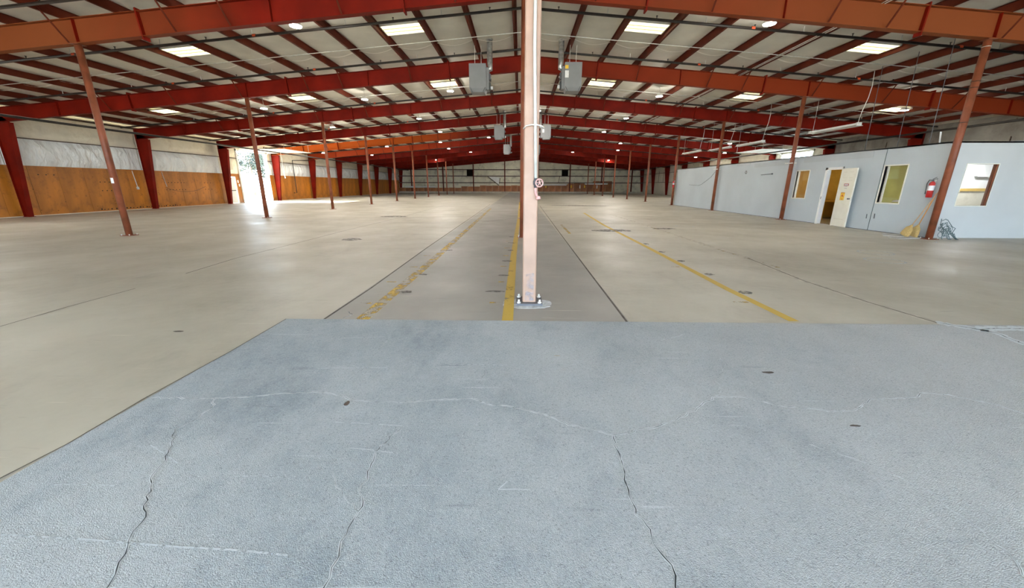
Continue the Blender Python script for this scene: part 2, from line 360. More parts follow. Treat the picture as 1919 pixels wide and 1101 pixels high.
# cracks: jagged dark line with a pale broken edge
def crack(pts, wd, edge=2.6, seed=0, dark=True):
    rr = random.Random(seed); P = []
    for a, b in zip(pts, pts[1:]):
        L = math.dist(a, b); n = max(1, int(L/.028))
        for k in range(n):
            t = k/n; j = .010 if k else .003
            P.append((a[0]+(b[0]-a[0])*t+rr.uniform(-j, j), a[1]+(b[1]-a[1])*t+rr.uniform(-j, j)))
    P.append(pts[-1])
    tp = [rr.uniform(.25, 1.1) for _ in P]
    strip('crack', P, wd*edge, 'crackl', z=.0055, taper=[rr.uniform(.5, 1.4) for _ in P])
    if dark: strip('crack', P, wd, 'crack', z=.0062, taper=tp)
CA = [(-2.72, 2.42), (-2.56, 2.42), (-2.35, 2.41), (-2.21, 2.42), (-1.98, 2.44), (-1.8, 2.49), (-1.62, 2.51), (-1.51, 2.52), (-1.38, 2.5), (-1.23, 2.43), (-1.04, 2.4), (-.81, 2.4), (-.59, 2.44), (-.34, 2.46), (-.2, 2.38), (-.05, 2.36)]
CA2 = [(-.05, 2.36), (.1, 2.3), (.23, 2.24), (.28, 2.19), (.41, 2.13), (.58, 2.06), (.7, 2.07), (.75, 2.12), (.89, 2.15), (1.02, 2.22), (1.24, 2.36), (1.45, 2.53), (1.62, 2.53), (1.75, 2.48), (1.84, 2.42), (2.01, 2.39), (2.16, 2.35), (2.34, 2.38), (2.5, 2.47), (2.56, 2.52), (2.81, 2.54), (2.94, 2.56), (3.05, 2.62), (3.18, 2.6), (3.34, 2.51), (3.42, 2.43), (3.46, 2.36)]
crack(CA, .0035, 4, 1); crack(CA2, .0035, 4, 2)
crack([(.59, 2.05), (.58, 1.91), (.58, 1.78), (.56, 1.66), (.56, 1.54), (.56, 1.46), (.6, 1.38), (.59, 1.3), (.61, 1.25), (.63, 1.21), (.63, 1.17), (.61, 1.12), (.62, .95)], .006, 1.8, 3)
crack([(-2.21, 2.42), (-2.14, 2.3), (-2.14, 2.14), (-2.18, 2.05), (-2.08, 1.91), (-1.98, 1.76), (-1.96, 1.66), (-1.86, 1.55), (-1.81, 1.46), (-1.76, 1.42), (-1.72, 1.32), (-1.7, 1.27), (-1.65, 1.21), (-1.62, 1.15), (-1.58, 1.08), (-1.52, .95)], .005, 2.2, 4)
crack([(-.75, 2.09), (-.82, 1.93), (-.82, 1.77), (-.8, 1.67), (-.81, 1.58), (-.75, 1.48), (-.76, 1.39), (-.77, 1.29), (-.75, 1.2), (-.74, 1.13), (-.72, .95)], .0045, 2.2, 5)
crack([(-1.33, 3.78), (-1.32, 3.36), (-1.32, 3.16), (-1.3, 2.97), (-1.36, 2.73), (-1.44, 2.58)], .0025, 2, 6)
crack([(-.28, 3.15), (-.29, 2.76), (-.36, 2.57), (-.33, 2.46)], .0025, 2, 7)
crack([(1.84, 3.23), (1.71, 2.94), (1.57, 2.76), (1.55, 2.62), (1.45, 2.53)], .002, 3, 8)
crack([(1.75, 2.0), (1.95, 1.85), (2.1, 1.64), (2.08, 1.53), (2.1, 1.41), (2.08, 1.29), (2.02, 1.2), (2.05, 1.0)], .002, 4, 9)
crack([(-.76, 1.45), (-.85, 1.52), (-.95, 1.62), (-1.0, 1.7)], .002, 3, 10)
crack([(4.76, 4.2), (4.89, 4.07), (5.0, 3.98), (5.2, 4.02), (5.6, 4.02), (6.2, 4.05)], .014, 9, 11)
crack([(5.0, 3.98), (5.05, 3.85), (4.98, 3.6), (5.2, 3.4)], .012, 8, 12)
crack([(-2.1, 4.4), (-2.0, 4.3), (-2.05, 4.15)], .008, 1.5, 13)
rs = random.Random(3)
for a, b in [((-2.3, 1.29), (-1.49, 1.25)), ((-1.49, 1.25), (-.95, 1.22)), ((-.1, 1.60), (.08, 1.60)), ((-.1, 1.60), (.0, 1.72)), ((-1.5, 1.66), (-1.25, 1.66)), ((-2.4, 1.58), (-2.05, 1.58)),
             ((-1.9, 3.55), (-1.3, 3.62)), ((-1.2, 2.15), (-.75, 2.12)), ((1.35, 3.55), (1.65, 3.7)), ((1.65, 3.7), (1.75, 3.78)), ((-1.0, 1.9), (-.7, 1.86)), ((-2.2, 1.9), (-1.9, 1.75)), ((-1.7, 2.9), (-1.1, 2.93)), ((-.6, 3.0), (-.1, 3.0))]:
    strip('scratch', [a, ((a[0]+b[0])/2, (a[1]+b[1])/2+.005), b], .009 if a[1] < 1.35 and a[0] < -1 else .006, 'chalk', z=.0058)
for i, (x, y, a, b) in enumerate([(2.18, 2.19, .035, .012), (2.08, 2.92, .05, .02), (-1.22, 2.37, .02, .03), (-3.6, 3.7, .06, .02), (-4.9, 2.75, .07, .02), (.35, 3.2, .03, .012)]):
    blot('debris', x, y, a, b, 'joint' if i < 4 else 'jointl', 70+i, z=.007, n=7)
# grout pad under the front post
rr = random.Random(5); P0 = []; P1 = []
for k in range(26):
    a = 2*PI*k/26; q = 1+rr.uniform(-.08, .08); x = .10+.32*q*math.copysign(abs(math.cos(a))**.7, math.cos(a)); y = 4.80+.20*q*math.copysign(abs(math.sin(a))**.7, math.sin(a))
    P0.append((x, y, 0)); P1.append((x, y, .0022))
link('grout_pad', MB().slab(P0, P1), 'patch', fl)

# ================================================================== CEILING (white liner between the purlins)
PX = [.30+1.482*n for n in range(16)]                        # purlin offsets from the ridge
ce = link('ceiling', MB().slab([(-WX, YB, rtop(-WX)+.34), (XC, YB, RT+.34), (WX, YB, rtop(WX)+.34), (WX, YF, rtop(WX)+.34), (XC, YF, RT+.34), (-WX, YF, rtop(-WX)+.34)],
                               [(-WX, YB, rtop(-WX)+.42), (XC, YB, RT+.42), (WX, YB, rtop(WX)+.42), (WX, YF, rtop(WX)+.42), (XC, YF, RT+.42), (-WX, YF, rtop(-WX)+.42)]), 'liner')
tag(ce, kind='structure')
SKYL = []                                                    # skylights: (x0,x1,y0,y1)
for sx in (-1, 1):
    for k, off in ((1, 2.7), (2, 3.35), (5, 2.9), (8, 2.9)):
        for i in (2, 7):
            SKYL.append((sx, i, fy(k)+off, fy(k)+off+.85))
SKYL += [(-1, 12, 21.4, 22.3), (1, 12, 21.3, 22.2)]
def zl(x): return rtop(x)+.205
def batt(sx, a, b, seed):
    mb = MB(); nx = 4; ys = []
    for k in range(-2, 11):
        y0 = fy(k); y1 = min(fy(k+1), YF)
        for j in range(8): ys.append((y0+(y1-y0)*j/8, j))
    ys.append((YF, 0)); ny = len(ys)
    for (y, j) in ys:
        for i in range(nx+1):
            t = i/nx; x = XC+sx*(a+(b-a)*t)
            sag = .055*math.sin(PI*t)*(.7+.6*noise.noise(Vector((x*.9, y*.55, seed)))) + .012*noise.noise(Vector((x*3, y*2, seed)))
            mb.v.append((x, y, zl(x)-sag+.03))
    for q in range(ny-1):
        yc_ = (ys[q][0]+ys[q+1][0])/2
        for i in range(nx):
            A = q*(nx+1)+i; mb.f.append((A, A+1, A+nx+2, A+nx+1) if sx > 0 else (A+1, A, A+nx+1, A+nx+2))
    return mb
for sx in (-1, 1):
    ed = ([0.0] if sx < 0 else [0.0]) + PX + [WX]
    for i in range(len(ed)-1):
        me = batt(sx, ed[i], ed[i+1], i*3.1+sx).mesh('insulation_blanket', True)
        link('insulation_blanket', me, 'liner', ce)
# taped cross seams sagging between the purlins
for sx in (-1, 1):
    for k in (1, 2, 3):
        for i in range(0, 15 if k < 3 else 9):
            mb = MB(); a, b = PX[i]+.06, PX[i+1]-.04; y = fy(k)+4.75; n = 8; w_ = .09
            for q in range(n+1):
                t = q/n; x = XC+sx*(a+(b-a)*t); z = zl(x)-.14*math.sin(PI*t)-.04
                mb.v += [(x, y-w_/2, z), (x, y+w_/2, z+.005)]
            for q in range(n): mb.f.append((2*q, 2*q+1, 2*q+3, 2*q+2))
            link('seam_tape', mb, 'tape', ce)

# ================================================================== SKYLIGHTS
fme = pme = None
for (sx, i, y0, y1) in SKYL:
    xa, xb = XC+sx*(PX[i]+.09), XC+sx*(PX[i+1]-.05); xm = (xa+xb)/2
    hw = abs(xb-xa)/2; hy = (y1-y0)/2; tilt = math.atan(SL)*sx
    kb = int((y0-D0)//S)+1
    side = 'left' if sx < 0 else 'right'; wh = {2: 'close to the ridge', 7: 'over the row of posts', 12: 'out near the side wall'}[i]
    s = empty('skylight', (xm, (y0+y1)/2, zl(xm)-.075))
    s.rotation_euler = (0, tilt, 0)
    tag(s, f'bright yellowish skylight in roof bay {["", "one", "two", "three", "four", "five", "six", "seven", "eight"][kb]} {side} of the ridge, {wh}', 'skylight', 'ribbed skylights in the roof liner')
    fm = MB(); t = .035
    fm.box(-hw, hw, -hy, -hy+t, -.01, .05).box(-hw, hw, hy-t, hy, -.01, .05).box(-hw, -hw+t, -hy, hy, -.01, .05).box(hw-t, hw, -hy, hy, -.01, .05)
    link('frame', fm, 'alu', s)
    for q in range(3):
        a = -hy+t+(2*hy-2*t)*q/3; b = -hy+t+(2*hy-2*t)*(q+1)/3
        link('pane', MB().slab([(-hw+t, a+.02, 0), (hw-t, a+.02, 0), (hw-t, b-.02, .0), (-hw+t, b-.02, .0)], [(-hw+t, a+.02, .03), (hw-t, a+.02, .03), (hw-t, b-.02, .03), (-hw+t, b-.02, .03)]), 'sky', s)
        if q: link('rib', MB().box(-hw+t, hw-t, a-.02, a+.02, -.015, .03), 'skyr', s)

# ================================================================== PURLINS
for sx in (-1, 1):
    side = 'left' if sx < 0 else 'right'
    for i, d in enumerate(PX):
        x = XC+sx*d; z = rtop(x)
        mb = MB(); t = .006; f_ = .065
        y0, y1 = YB, YF
        mb.box(-t, t, y0, y1, 0, .205)                       # web
        mb.box(min(0, -sx*f_), max(0, -sx*f_), y0, y1, .199, .205)
        mb.box(min(0, sx*f_), max(0, sx*f_), y0, y1, 0, .006)
        mb.box(sx*f_-.003, sx*f_+.003, y0, y1, 0, .025)
        o = link('roof_purlin', mb, 'redd', None, (x, 0, z+.001))
        tag(o, f'dark red roof purlin running lengthwise, {ORF[i]} one {side} of the ridge', 'purlin', 'lengthwise roof purlins')

# ================================================================== RIGID FRAMES
DEP = .585; FW = .20
def rafter(sx, x0, x1):                     # I-section along the slope, x offsets from XC
    mb = MB(); tf = .014; tw = .010
    def seg(ya, yb, ha, hb):
        pts = []
        for xo in (x0, x1):
            zt = RT-SL*xo
            pts.append((sx*xo, zt-ha, zt-hb))
        (xa, ta, ba), (xb, tb, bb) = pts
        mb.slab([(xa, ya, ba), (xb, ya, bb), (xb, yb, bb), (xa, yb, ba)], [(xa, ya, ta), (xb, ya, tb), (xb, yb, tb), (xa, yb, ta)])
    seg(-tw/2, tw/2, tf, DEP-tf); seg(-FW/2, FW/2, 0, tf); seg(-FW/2, FW/2, DEP-tf, DEP)
    return mb
def wcol(sx):                                # tapered wall post + knee
    mb = MB(); X = WX-.16
    zt = RT-SL*X
    prof_in0, prof_in1 = X-.24, X-.72        # inner flange at base / knee
    zk = zt-DEP
    mb.slab([(sx*X, -.005, .02), (sx*prof_in0, -.005, .02), (sx*prof_in1, -.005, zk), (sx*X, -.005, zt-.02)],
            [(sx*X, .005, .02), (sx*prof_in0, .005, .02), (sx*prof_in1, .005, zk), (sx*X, .005, zt-.02)])
    mb.bar((sx*prof_in0, 0, .02), (sx*prof_in1, 0, zk), FW, .016, (0, 1, 0))
    mb.bar((sx*X, 0, .02), (sx*X, 0, zt-.02), FW, .016, (0, 1, 0))
    mb.box(min(sx*(X-.30), sx*(X+.03)), max(sx*(X-.30), sx*(X+.03)), -.13, .13, 0, .02)
    mb.box(min(sx*X, sx*(X-.72)), max(sx*X, sx*(X-.72)), -.1, .1, zk-.007, zk+.007)
    return mb
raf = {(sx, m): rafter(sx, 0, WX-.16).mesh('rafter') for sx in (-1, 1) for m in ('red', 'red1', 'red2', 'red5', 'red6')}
wc = {sx: wcol(sx).mesh('wall_post') for sx in (-1, 1)}
spl = MB().box(-.02, .02, -.10, .10, -DEP-.085, .07).mesh('splice_plate')
sti = MB().box(-.006, .006, -.09, -.006, -DEP+.014, -.014).box(-.006, .006, .006, .09, -DEP+.014, -.014).mesh('stiffener')
brc = MB().bar((0, -.07, -DEP+.01), (0, -.62, .06), .045, .012, (1, 0, 0)).mesh('flange_brace')
brc2 = MB().bar((0, .07, -DEP+.01), (0, .62, .06), .045, .012, (1, 0, 0)).mesh('flange_brace')
for k in KS:
    y = fy(k) if k < 11 else YF-.16
    fr = empty('roof_frame', (XC, y, 0))
    if k >= 1: lab = f'red steel roof frame spanning the hall, {ORD[k-1]} one in view'
    else: lab = 'red steel roof frame over the foreground, above the top of the picture' if k == 0 else 'red steel roof frame behind the viewer'
    tag(fr, lab, 'roof frame', 'red steel roof frames')
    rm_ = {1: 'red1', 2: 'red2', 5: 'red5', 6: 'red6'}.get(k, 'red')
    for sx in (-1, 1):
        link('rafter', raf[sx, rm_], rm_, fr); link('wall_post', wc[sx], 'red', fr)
        for d in (3.15, 10.15, 17.2):
            if k < 11: link('splice_plate', spl, 'red', fr, (sx*d, 0, RT-SL*d), (0, math.atan(SL)*sx, 0))
        for d in (sx*XL*-1 if sx < 0 else XR, 6.6, 20.5):
            d = abs(d); 
            if k < 11: link('stiffener', sti, 'red', fr, (sx*d, 0, RT-SL*d))
        for i in (1, 3, 5, 6, 8, 10, 12):
            if k < 11:
                d = PX[i]; link('flange_brace', brc, 'redd', fr, (sx*d+.01, 0, RT-SL*d)); link('flange_brace', brc2, 'redd', fr, (sx*d+.01, 0, RT-SL*d))
    if k < 11: link('splice_plate', spl, 'red', fr, (0, 0, RT))

# ================================================================== POSTS (pipe columns)
def tubemesh(r, h, n=20): return MB().tube([(0, 0, .015), (0, 0, h)], r, n).mesh('shaft', True)
hs = RT-SL*abs(XL-XC)-DEP-.012; hc = RT-DEP-.012
shaftS, shaftC = tubemesh(.084, hs), tubemesh(.084, hc)
plate = MB().box(-.15, .15, -.15, .15, 0, .016).mesh('base_plate')
capp = MB().box(-.12, .12, -.12, .12, -.012, 0).mesh('cap_plate')
bolt = MB().tube([(0, 0, .016), (0, 0, .05)], .014, 6).mesh('anchor_bolt')
bolts4 = [(-.12, -.12), (.12, -.12), (.12, .12), (-.12, .12)]
for row, X, sh, h in (('left', XL, shaftS, hs), ('right', XR, shaftS, hs), ('centre', XC, shaftC, hc)):
    for k in range(-1, 11):
        if row == 'centre' and k == 0: continue
        if k < 1 and row != 'centre': pass
        p = empty('steel_post', (X, fy(k), 0))
        if k >= 1:
            what = 'round red steel post'
            if row == 'centre': lab = f'round red steel post in the centre row, {ORF[k]} one counted from the pink post'
            elif row == 'left': lab = f'{what} in the left row, {ORD[k-1]} one' + (', with a white tag on it' if k == 1 else '')
            else: lab = f'{what} in the right row, {ORD[k-1]} one' + (', with loose wires at its foot' if k == 1 else (', by the office wall' if k <= 4 else ''))
        else: lab = f'round red steel post of the {row} row ' + ('level with the pink post' if k == 0 else 'behind the viewer')
        tag(p, lab, 'post', f'round steel posts of the {row} row')
        link('shaft', sh, 'post', p); link('base_plate', plate, 'post', p); link('cap_plate', capp, 'post', p, (0, 0, h+.012))
        if k <= 3:
            for (a, b) in bolts4: link('anchor_bolt', bolt, 'galvp', p, (a, b, 0))
        if row == 'left' and k == 1:
            mb = MB(); n = 7
            for q in range(n):
                a = math.radians(-150+q*15); mb.v += [(.086*math.cos(a), .086*math.sin(a), 1.53), (.086*math.cos(a), .086*math.sin(a), 1.68)]
            for q in range(n-1): mb.f.append((2*q, 2*q+2, 2*q+3, 2*q+1))
            link('tag', mb, 'elab', p)['label'] = 'white paper tag wrapped on the post'
        if row == 'right' and k == 1:
            for z in (4.95, 4.15, 4.0, 3.15): link('band', MB().torus((0, 0, z), (0, 0, 1), .086, .008, 20, 6), 'galvp' if z > 4.1 and z != 4.15 else 'dark', p)
# front centre post (pink, squarish tube)
FX, FY = .128, fy(0)
p = empty('steel_post', (FX, FY, 0)); tag(p, 'faded pink steel post in the middle foreground, on a pale grout pad', 'post')
bmx = bmesh.new(); n = 0; r_, hw = .022, .0885; ring = []
for cx, cy, a0 in ((hw-r_, hw-r_, 0), (-hw+r_, hw-r_, 90), (-hw+r_, -hw+r_, 180), (hw-r_, -hw+r_, 270)):
    for q in range(5):
        a = math.radians(a0+q*22.5); ring.append((cx+r_*math.cos(a), cy+r_*math.sin(a)))
link('shaft', MB().slab([(x, y, .03) for x, y in ring], [(x, y, hc) for x, y in ring]), 'pink', p)
link('base_plate', MB().box(-.17, .17, -.17, .17, .0015, .030), 'greyd', p)
link('cap_plate', capp, 'post', p, (0, 0, hc+.012))
for (a, b) in ((-.135, -.135), (.135, -.135), (.135, .135), (-.135, .135)):
    link('anchor_bolt', MB().tube([(0, 0, .03), (0, 0, .045), (0, 0, .046), (0, 0, .075)], [.026, .026, .013, .013], 8), 'galvp', p, (a, b, 0))
link('scraped_paint', MB().quad([(-.055, -.0895, .05), (.06, -.0895, .05), (.055, -.0895, .42), (-.045, -.0895, .40)]), 'scrape', p)['label'] = 'scraped bare patch low on the post'
# riser pipe, gate valve and clamp on the pink post
v = empty('gate_valve', (FX+.055, FY-.118, 0)); tag(v, 'white riser pipe with pink hand-wheel gate valve on the pink post', 'valve')
link('riser_pipe', MB().tube([(0, 0, 1.57), (-.035, 0, 2.95), (-.045, 0, hc)], .018, 14).mesh('riser_pipe', True), 'galvp', v)
link('valve_body', MB().tube([(0, .0, 1.47), (0, 0, 1.50), (0, 0, 1.505), (0, 0, 1.55), (0, 0, 1.555), (0, 0, 1.58)], [.020, .020, .029, .029, .022, .02], 12).tube([(0, 0, 1.52), (.01, -.06, 1.52)], [.022, .014], 10).mesh('valve_body', True), 'greyd', v)
hwl = link('hand_wheel', MB().torus((.042, -.07, 1.525), (.30, -1, 0), .044, .0075, 28, 8), 'pinkv', v)
sp_ = MB(); ax = Vector((.30, -1, 0)).normalized(); aa = ax.orthogonal().normalized(); bb = ax.cross(aa); c0 = Vector((.042, -.07, 1.525))
for q in range(5):
    d = aa*math.cos(2*PI*q/5+.3)+bb*math.sin(2*PI*q/5+.3); sp_.bar(c0, c0+d*.042, .009, .006, ax)
sp_.tube([c0-ax*.03, c0+ax*.012], .011, 8)
link('spoke', sp_, 'pinkv', hwl)
link('elbow', MB().tube([(0, 0, 1.48), (.002, 0, 1.41), (.02, -.02, 1.37), (.035, -.035, 1.355)], .017, 10).mesh('elbow', True), 'pinkv', v)
link('cap', MB().tube([(.03, -.03, 1.37), (.036, -.036, 1.335)], .030, 12).mesh('cap', True), 'pinkv', v)
link('clamp', MB().tube([(-.15, .035, 2.13), (-.12, .0, 2.155), (-.06, -.02, 2.165), (0, -.024, 2.165), (.06, -.012, 2.15), (.09, .02, 2.13)], .008, 8).mesh('clamp', True), 'galvp', v)

# ================================================================== LEFT WALL
OY0, OY1, OZ = 33.35, 37.15, 4.22               # big door opening, both sides
DY0, DY1, DZ = 31.85, 32.72, 2.10               # white man door
zt = rtop(-WX)+.3
wl = link('wall_left', MB().box(-WX-.15, -WX, YB, DY0, 0, zt).box(-WX-.15, -WX, DY0, DY1, DZ, zt).box(-WX-.15, -WX, DY1, OY0, 0, zt)
          .box(-WX-.15, -WX, OY0, OY1, OZ, zt).box(-WX-.15, -WX, OY1, YF, 0, zt), 'cream'); tag(wl, kind='structure')
def blanket(parent, side, y0, y1, z0, z1, m, amp, seed, ny=22, nz=12):
    mb = MB()
    for j in range(nz+1):
        for i in range(ny+1):
            y = y0+(y1-y0)*i/ny; z = z0+(z1-z0)*j/nz
            e = min(i, ny-i)/ny*4; e2 = min(j, nz-j)/nz*4; e = min(1, e)*min(1, e2)
            d = .035+e*(.06+amp*(1.3*abs(noise.noise(Vector((y*1.3+z*.9, z*.5, seed))))+.9*abs(noise.noise(Vector((y*3.1+z*2.4, z*.8, seed+9))))))
            mb.v.append((-side*(d)+side*WX, y, z))
    for j in range(nz):
        for i in range(ny):
            a = j*(ny+1)+i; mb.f.append((a, a+1, a+ny+2, a+ny+1) if side < 0 else (a+1, a, a+ny+1, a+ny+2))
    return link('insulation_blanket', mb.mesh('insulation_blanket', True), m, parent)
def spans(y0, y1, holes):
    out = [(y0, y1)]
    for h0, h1 in holes:
        nx_ = []
        for a, b in out:
            if h1 <= a or h0 >= b: nx_.append((a, b))
            else:
                if h0-a > .05: nx_.append((a, h0))
                if b-h1 > .05: nx_.append((h1, b))
        out = nx_
    return out
for k in range(-2, 11):
    ya, yb = fy(k)+.02, min(fy(k+1), YF)-.02
    for a, b in spans(ya, yb, [(OY0-.05, OY1+.05)]):
        nn = max(4, int((b-a)*7))
        blanket(wl, -1, a, b, 2.36, 3.60, 'liner2' if not (k == 4 and b < OY1) else 'cream', .20, k*2.3, nn)
        blanket(wl, -1, a, b, 3.64, rtop(-WX)+.06, 'cream' if k < 3 or k > 4 else 'cream', .06, k*3.7, nn)
for a, b in spans(YB, YF, [(OY0, OY1)]):
    link('girt', MB().box(-WX+.03, -WX+.10, a, b, 3.585, 3.625), 'girt', wl)
    link('girt', MB().box(-WX+.01, -WX+.06, a, b, rtop(-WX)+.02, rtop(-WX)+.12), 'girt', wl)
# plywood sheets
SH = 1.22
sheet = {}
y = YB+.3; sheets = []
while y < YF-.2:
    for a, b in spans(y, min(y+SH, YF-.1), [(DY0-.06, DY1+.06), (OY0-.08, OY1+.08)]): sheets.append((a, b))
    y += SH
for a, b in sheets:
    L = round(b-a-.012, 3)
    if L not in sheet: sheet[L] = MB().box(0, .016, 0, L, .03, 2.355).mesh('plywood_sheet')
    link('plywood_sheet', sheet[L], 'ply', wl, (-WX+.035+R.uniform(0, .006), a+.006, 0))
link('plywood_sheet', MB().box(0, .016, DY0-.05, DY1+.05, DZ+.06, 2.355), 'ply', wl, (-WX+.036, 0, 0))
# rows of nail/bolt holes and scars in the sheets
hb = MB()
for yy in [19.2+q*.33 for q in range(3)] + [22.0+q*.25 for q in range(4)] + [26.1+q*.25 for q in range(7)] + [29.4+q*.3 for q in range(3)]:
    for zz in ((1.95,) if yy < 20 else (1.15, 1.62)):
        hb.box(-WX+.055, -WX+.062, yy-.03, yy+.03, zz-.02, zz+.025)
for q in range(60):
    yy, zz = R.uniform(18, 48), R.uniform(.2, 2.2)
    if DY0-.3 < yy < OY1+.2: continue
    hb.box(-WX+.055, -WX+.061, yy-.02, yy+.02, zz-.012, zz+.012)
for q in range(26):
    yy = 21.6+q*.21+R.uniform(0, .1); hb.box(-WX+.055, -WX+.061, yy-.05, yy+.03, .10, .13+R.uniform(0, .05))
o = link('nail_hole', hb, 'hole', wl); o['kind'] = 'stuff'
link('wall_conduit', MB().tube([(-WX+.075, 24.0, 2.3), (-WX+.075, 24.1, 1.35)], .018, 8), 'galvp', wl)
link('outlet_box', MB().box(-WX+.055, -WX+.12, 24.03, 24.15, 1.2, 1.36), 'galvp', wl)
link('wall_conduit', MB().tube([(-WX+.075, 26.0, 2.3), (-WX+.075, 26.15, 1.35)], .015, 8), 'galvp', wl)
link('wall_cord', MB().tube([(-WX+.08, 26.0, 1.30)]+[(-WX+.08, 26.0+q*.55, 1.28-.28*math.sin(PI*q/6)) for q in range(1, 6)]+[(-WX+.08, 29.4, 1.35)], .010, 6), 'girt', wl)
link('baseboard_left', MB().box(-WX+.03, -WX+.07, YB, DY0-.06, 0, .03).box(-WX+.03, -WX+.07, OY1+.1, YF, 0, .03), 'cream'); tag(bpy.data.objects['baseboard_left'], kind='structure')
# man door
d1 = link('door_1', MB().box(-WX-.06, -WX+.0, DY0+.02, DY1-.02, .01, DZ-.02), 'white'); tag(d1, kind='structure')
link('door_frame', MB().box(-WX, -WX+.07, DY0-.05, DY0+.01, 0, DZ+.05).box(-WX, -WX+.07, DY1-.01, DY1+.05, 0, DZ+.05).box(-WX, -WX+.07, DY0-.05, DY1+.05, DZ, DZ+.05), 'white', d1)
link('push_bar', MB().box(-WX+.0, -WX+.06, DY0+.1, DY1-.12, 1.0, 1.06), 'greyd', d1)
link('closer', MB().box(-WX+.0, -WX+.07, DY0+.15, DY0+.45, 1.98, 2.06), 'pinkv', d1)
for y, z in ((31.65, 1.95), (31.68, 1.35), (32.98, 1.75), (33.08, 1.45)):
    b = link('wall_sign', MB().box(-WX+.055, -WX+.07, y-.07, y+.07, z-.11, z+.11), 'elab'); tag(b, {31.65: 'upper white card left of the white side door', 31.68: 'lower white card left of the white side door', 32.98: 'upper white card between the side door and the big doorway', 33.08: 'lower white card between the side door and the big doorway'}[y], 'card', 'cards on the plywood by the side door')
# big doorways with raised sectional doors
def bigdoor(side, num):
    s = side; X = s*WX
    fr = link(f'door_{num}', MB().box(min(X, X-s*.12), max(X, X-s*.12), OY0-.10, OY0, 0, OZ+.12).box(min(X, X-s*.12), max(X, X-s*.12), OY1, OY1+.10, 0, OZ+.12)
              .box(min(X, X-s*.12), max(X, X-s*.12), OY0-.1, OY1+.1, OZ, OZ+.14), 'white' if s < 0 else 'cream'); tag(fr, kind='structure')
    for yy in (OY0-.02, OY1+.02):
        tr = MB(); pts = [(X-s*.16, yy, .1), (X-s*.16, yy, OZ-.2), (X-s*.22, yy, OZ-.02), (X-s*.40, yy, OZ+.08), (X-s*4.3, yy, OZ+.14)]
        tr.tube(pts, .022, 6); link('track', tr, 'galvp', fr)
        for q in (1.2, 2.6, 4.2): link('track_hanger', MB().bar((X-s*q, yy, OZ+.14), (X-s*q, yy, rtop(WX-q)-.0), .03, .008), 'galvp', fr)
    for q in range(6):
        x0 = .45+q*.62
        link('door_section', MB().box(min(X-s*x0, X-s*(x0+.6)), max(X-s*x0, X-s*(x0+.6)), OY0+.02, OY1-.02, OZ+.12, OZ+.16)
             .box(min(X-s*x0, X-s*(x0+.03)), max(X-s*x0, X-s*(x0+.03)), OY0+.02, OY1-.02, OZ+.09, OZ+.12), 'white', fr)
    link('spring_shaft', MB().tube([(X-s*.3, OY0-.1, OZ+.33), (X-s*.3, OY1+.1, OZ+.33)], .03, 8), 'galvp', fr)
bigdoor(-1, 2); bigdoor(1, 3)

# ================================================================== RIGHT WALL
wr = link('wall_right', MB().box(WX, WX+.15, YB, OY0, 0, zt).box(WX, WX+.15, OY0, OY1, OZ, zt).box(WX, WX+.15, OY1, YF, 0, zt), 'cream'); tag(wr, kind='structure')
for k in range(-2, 11):
    ya, yb = fy(k)+.02, min(fy(k+1), YF)-.02
    for a, b in spans(ya, yb, [(OY0-.05, OY1+.05)]):
        nn = max(4, int((b-a)*3))
        blanket(wr, 1, a, b, .05, 1.96, 'cream', .06, k*1.9, nn); mm_ = 'shaded' if k < 4 else 'cream'; blanket(wr, 1, a, b, 2.0, 3.44, mm_, .07, k*1.1, nn); blanket(wr, 1, a, b, 3.48, rtop(WX)+.12, mm_, .22, k*2.1, nn)
for a, b in spans(YB, YF, [(OY0, OY1)]):
    for z in (1.98, 3.46): link('girt', MB().box(WX-.10, WX-.03, a, b, z-.03, z+.03), 'girt', wr)
for k in range(-2, 11):
    for q in (1, 2):
        yy = fy(k)+S*q/3
        if OY0-.3 < yy < OY1+.3: continue
        link('strap', MB().box(WX-.16, WX-.13, yy-.02, yy+.02, 2.0, rtop(WX)-.1), 'girt', wr)

# ================================================================== FAR WALL
wf = link('wall_far', MB().slab([(-WX, YF, 0), (WX, YF, 0), (WX, YF, rtop(WX)+.3), (XC, YF, RT+.3), (-WX, YF, rtop(WX)+.3)], [(-WX, YF+.15, 0), (WX, YF+.15, 0), (WX, YF+.15, rtop(WX)+.3), (XC, YF+.15, RT+.3), (-WX, YF+.15, rtop(WX)+.3)]), 'farl'); tag(wf, kind='structure')
posts = [-21.2, -15.0, -9.1, -3.0, 3.5, 9.6, 15.7, 21.5]
edges = [-WX]+posts+[WX]
for i in range(len(edges)-1):
    a, b = edges[i]+.08, edges[i+1]-.08
    for (z0, z1) in ((.3, 1.92), (1.96, 3.16), (3.20, 4.34), (4.38, 6.2)):
        mb = MB(); nx, nz = 12, 3
        for j in range(nz+1):
            for q in range(nx+1):
                x = a+(b-a)*q/nx; z = z0+(z1-z0)*j/nz; e = min(1, min(q, nx-q)/nx*4)*min(1, min(j, nz-j)*2)
                mb.v.append((x, YF-.02-e*(.05+.08*noise.noise(Vector((x, z, i)))), min(z, rtop(x)+.15)))
        for j in range(nz):
            for q in range(nx):
                A = j*(nx+1)+q; mb.f.append((A, A+1, A+nx+2, A+nx+1))
        link('insulation_blanket', mb.mesh('insulation_blanket', True), 'farl', wf)
for z in (1.94, 3.18, 4.36): link('girt', MB().box(-WX, WX, YF-.20, YF-.03, z-.08, z+.07), 'girt', wf)
for x in posts: link('wall_stud', MB().box(x-.09, x+.09, YF-.28, YF-.04, .02, rtop(x)-.05), 'redd', wf)
link('curb', MB().box(-WX, WX, YF-.35, YF-.02, 0, .30), 'curb', wf)
x = -WX+.1
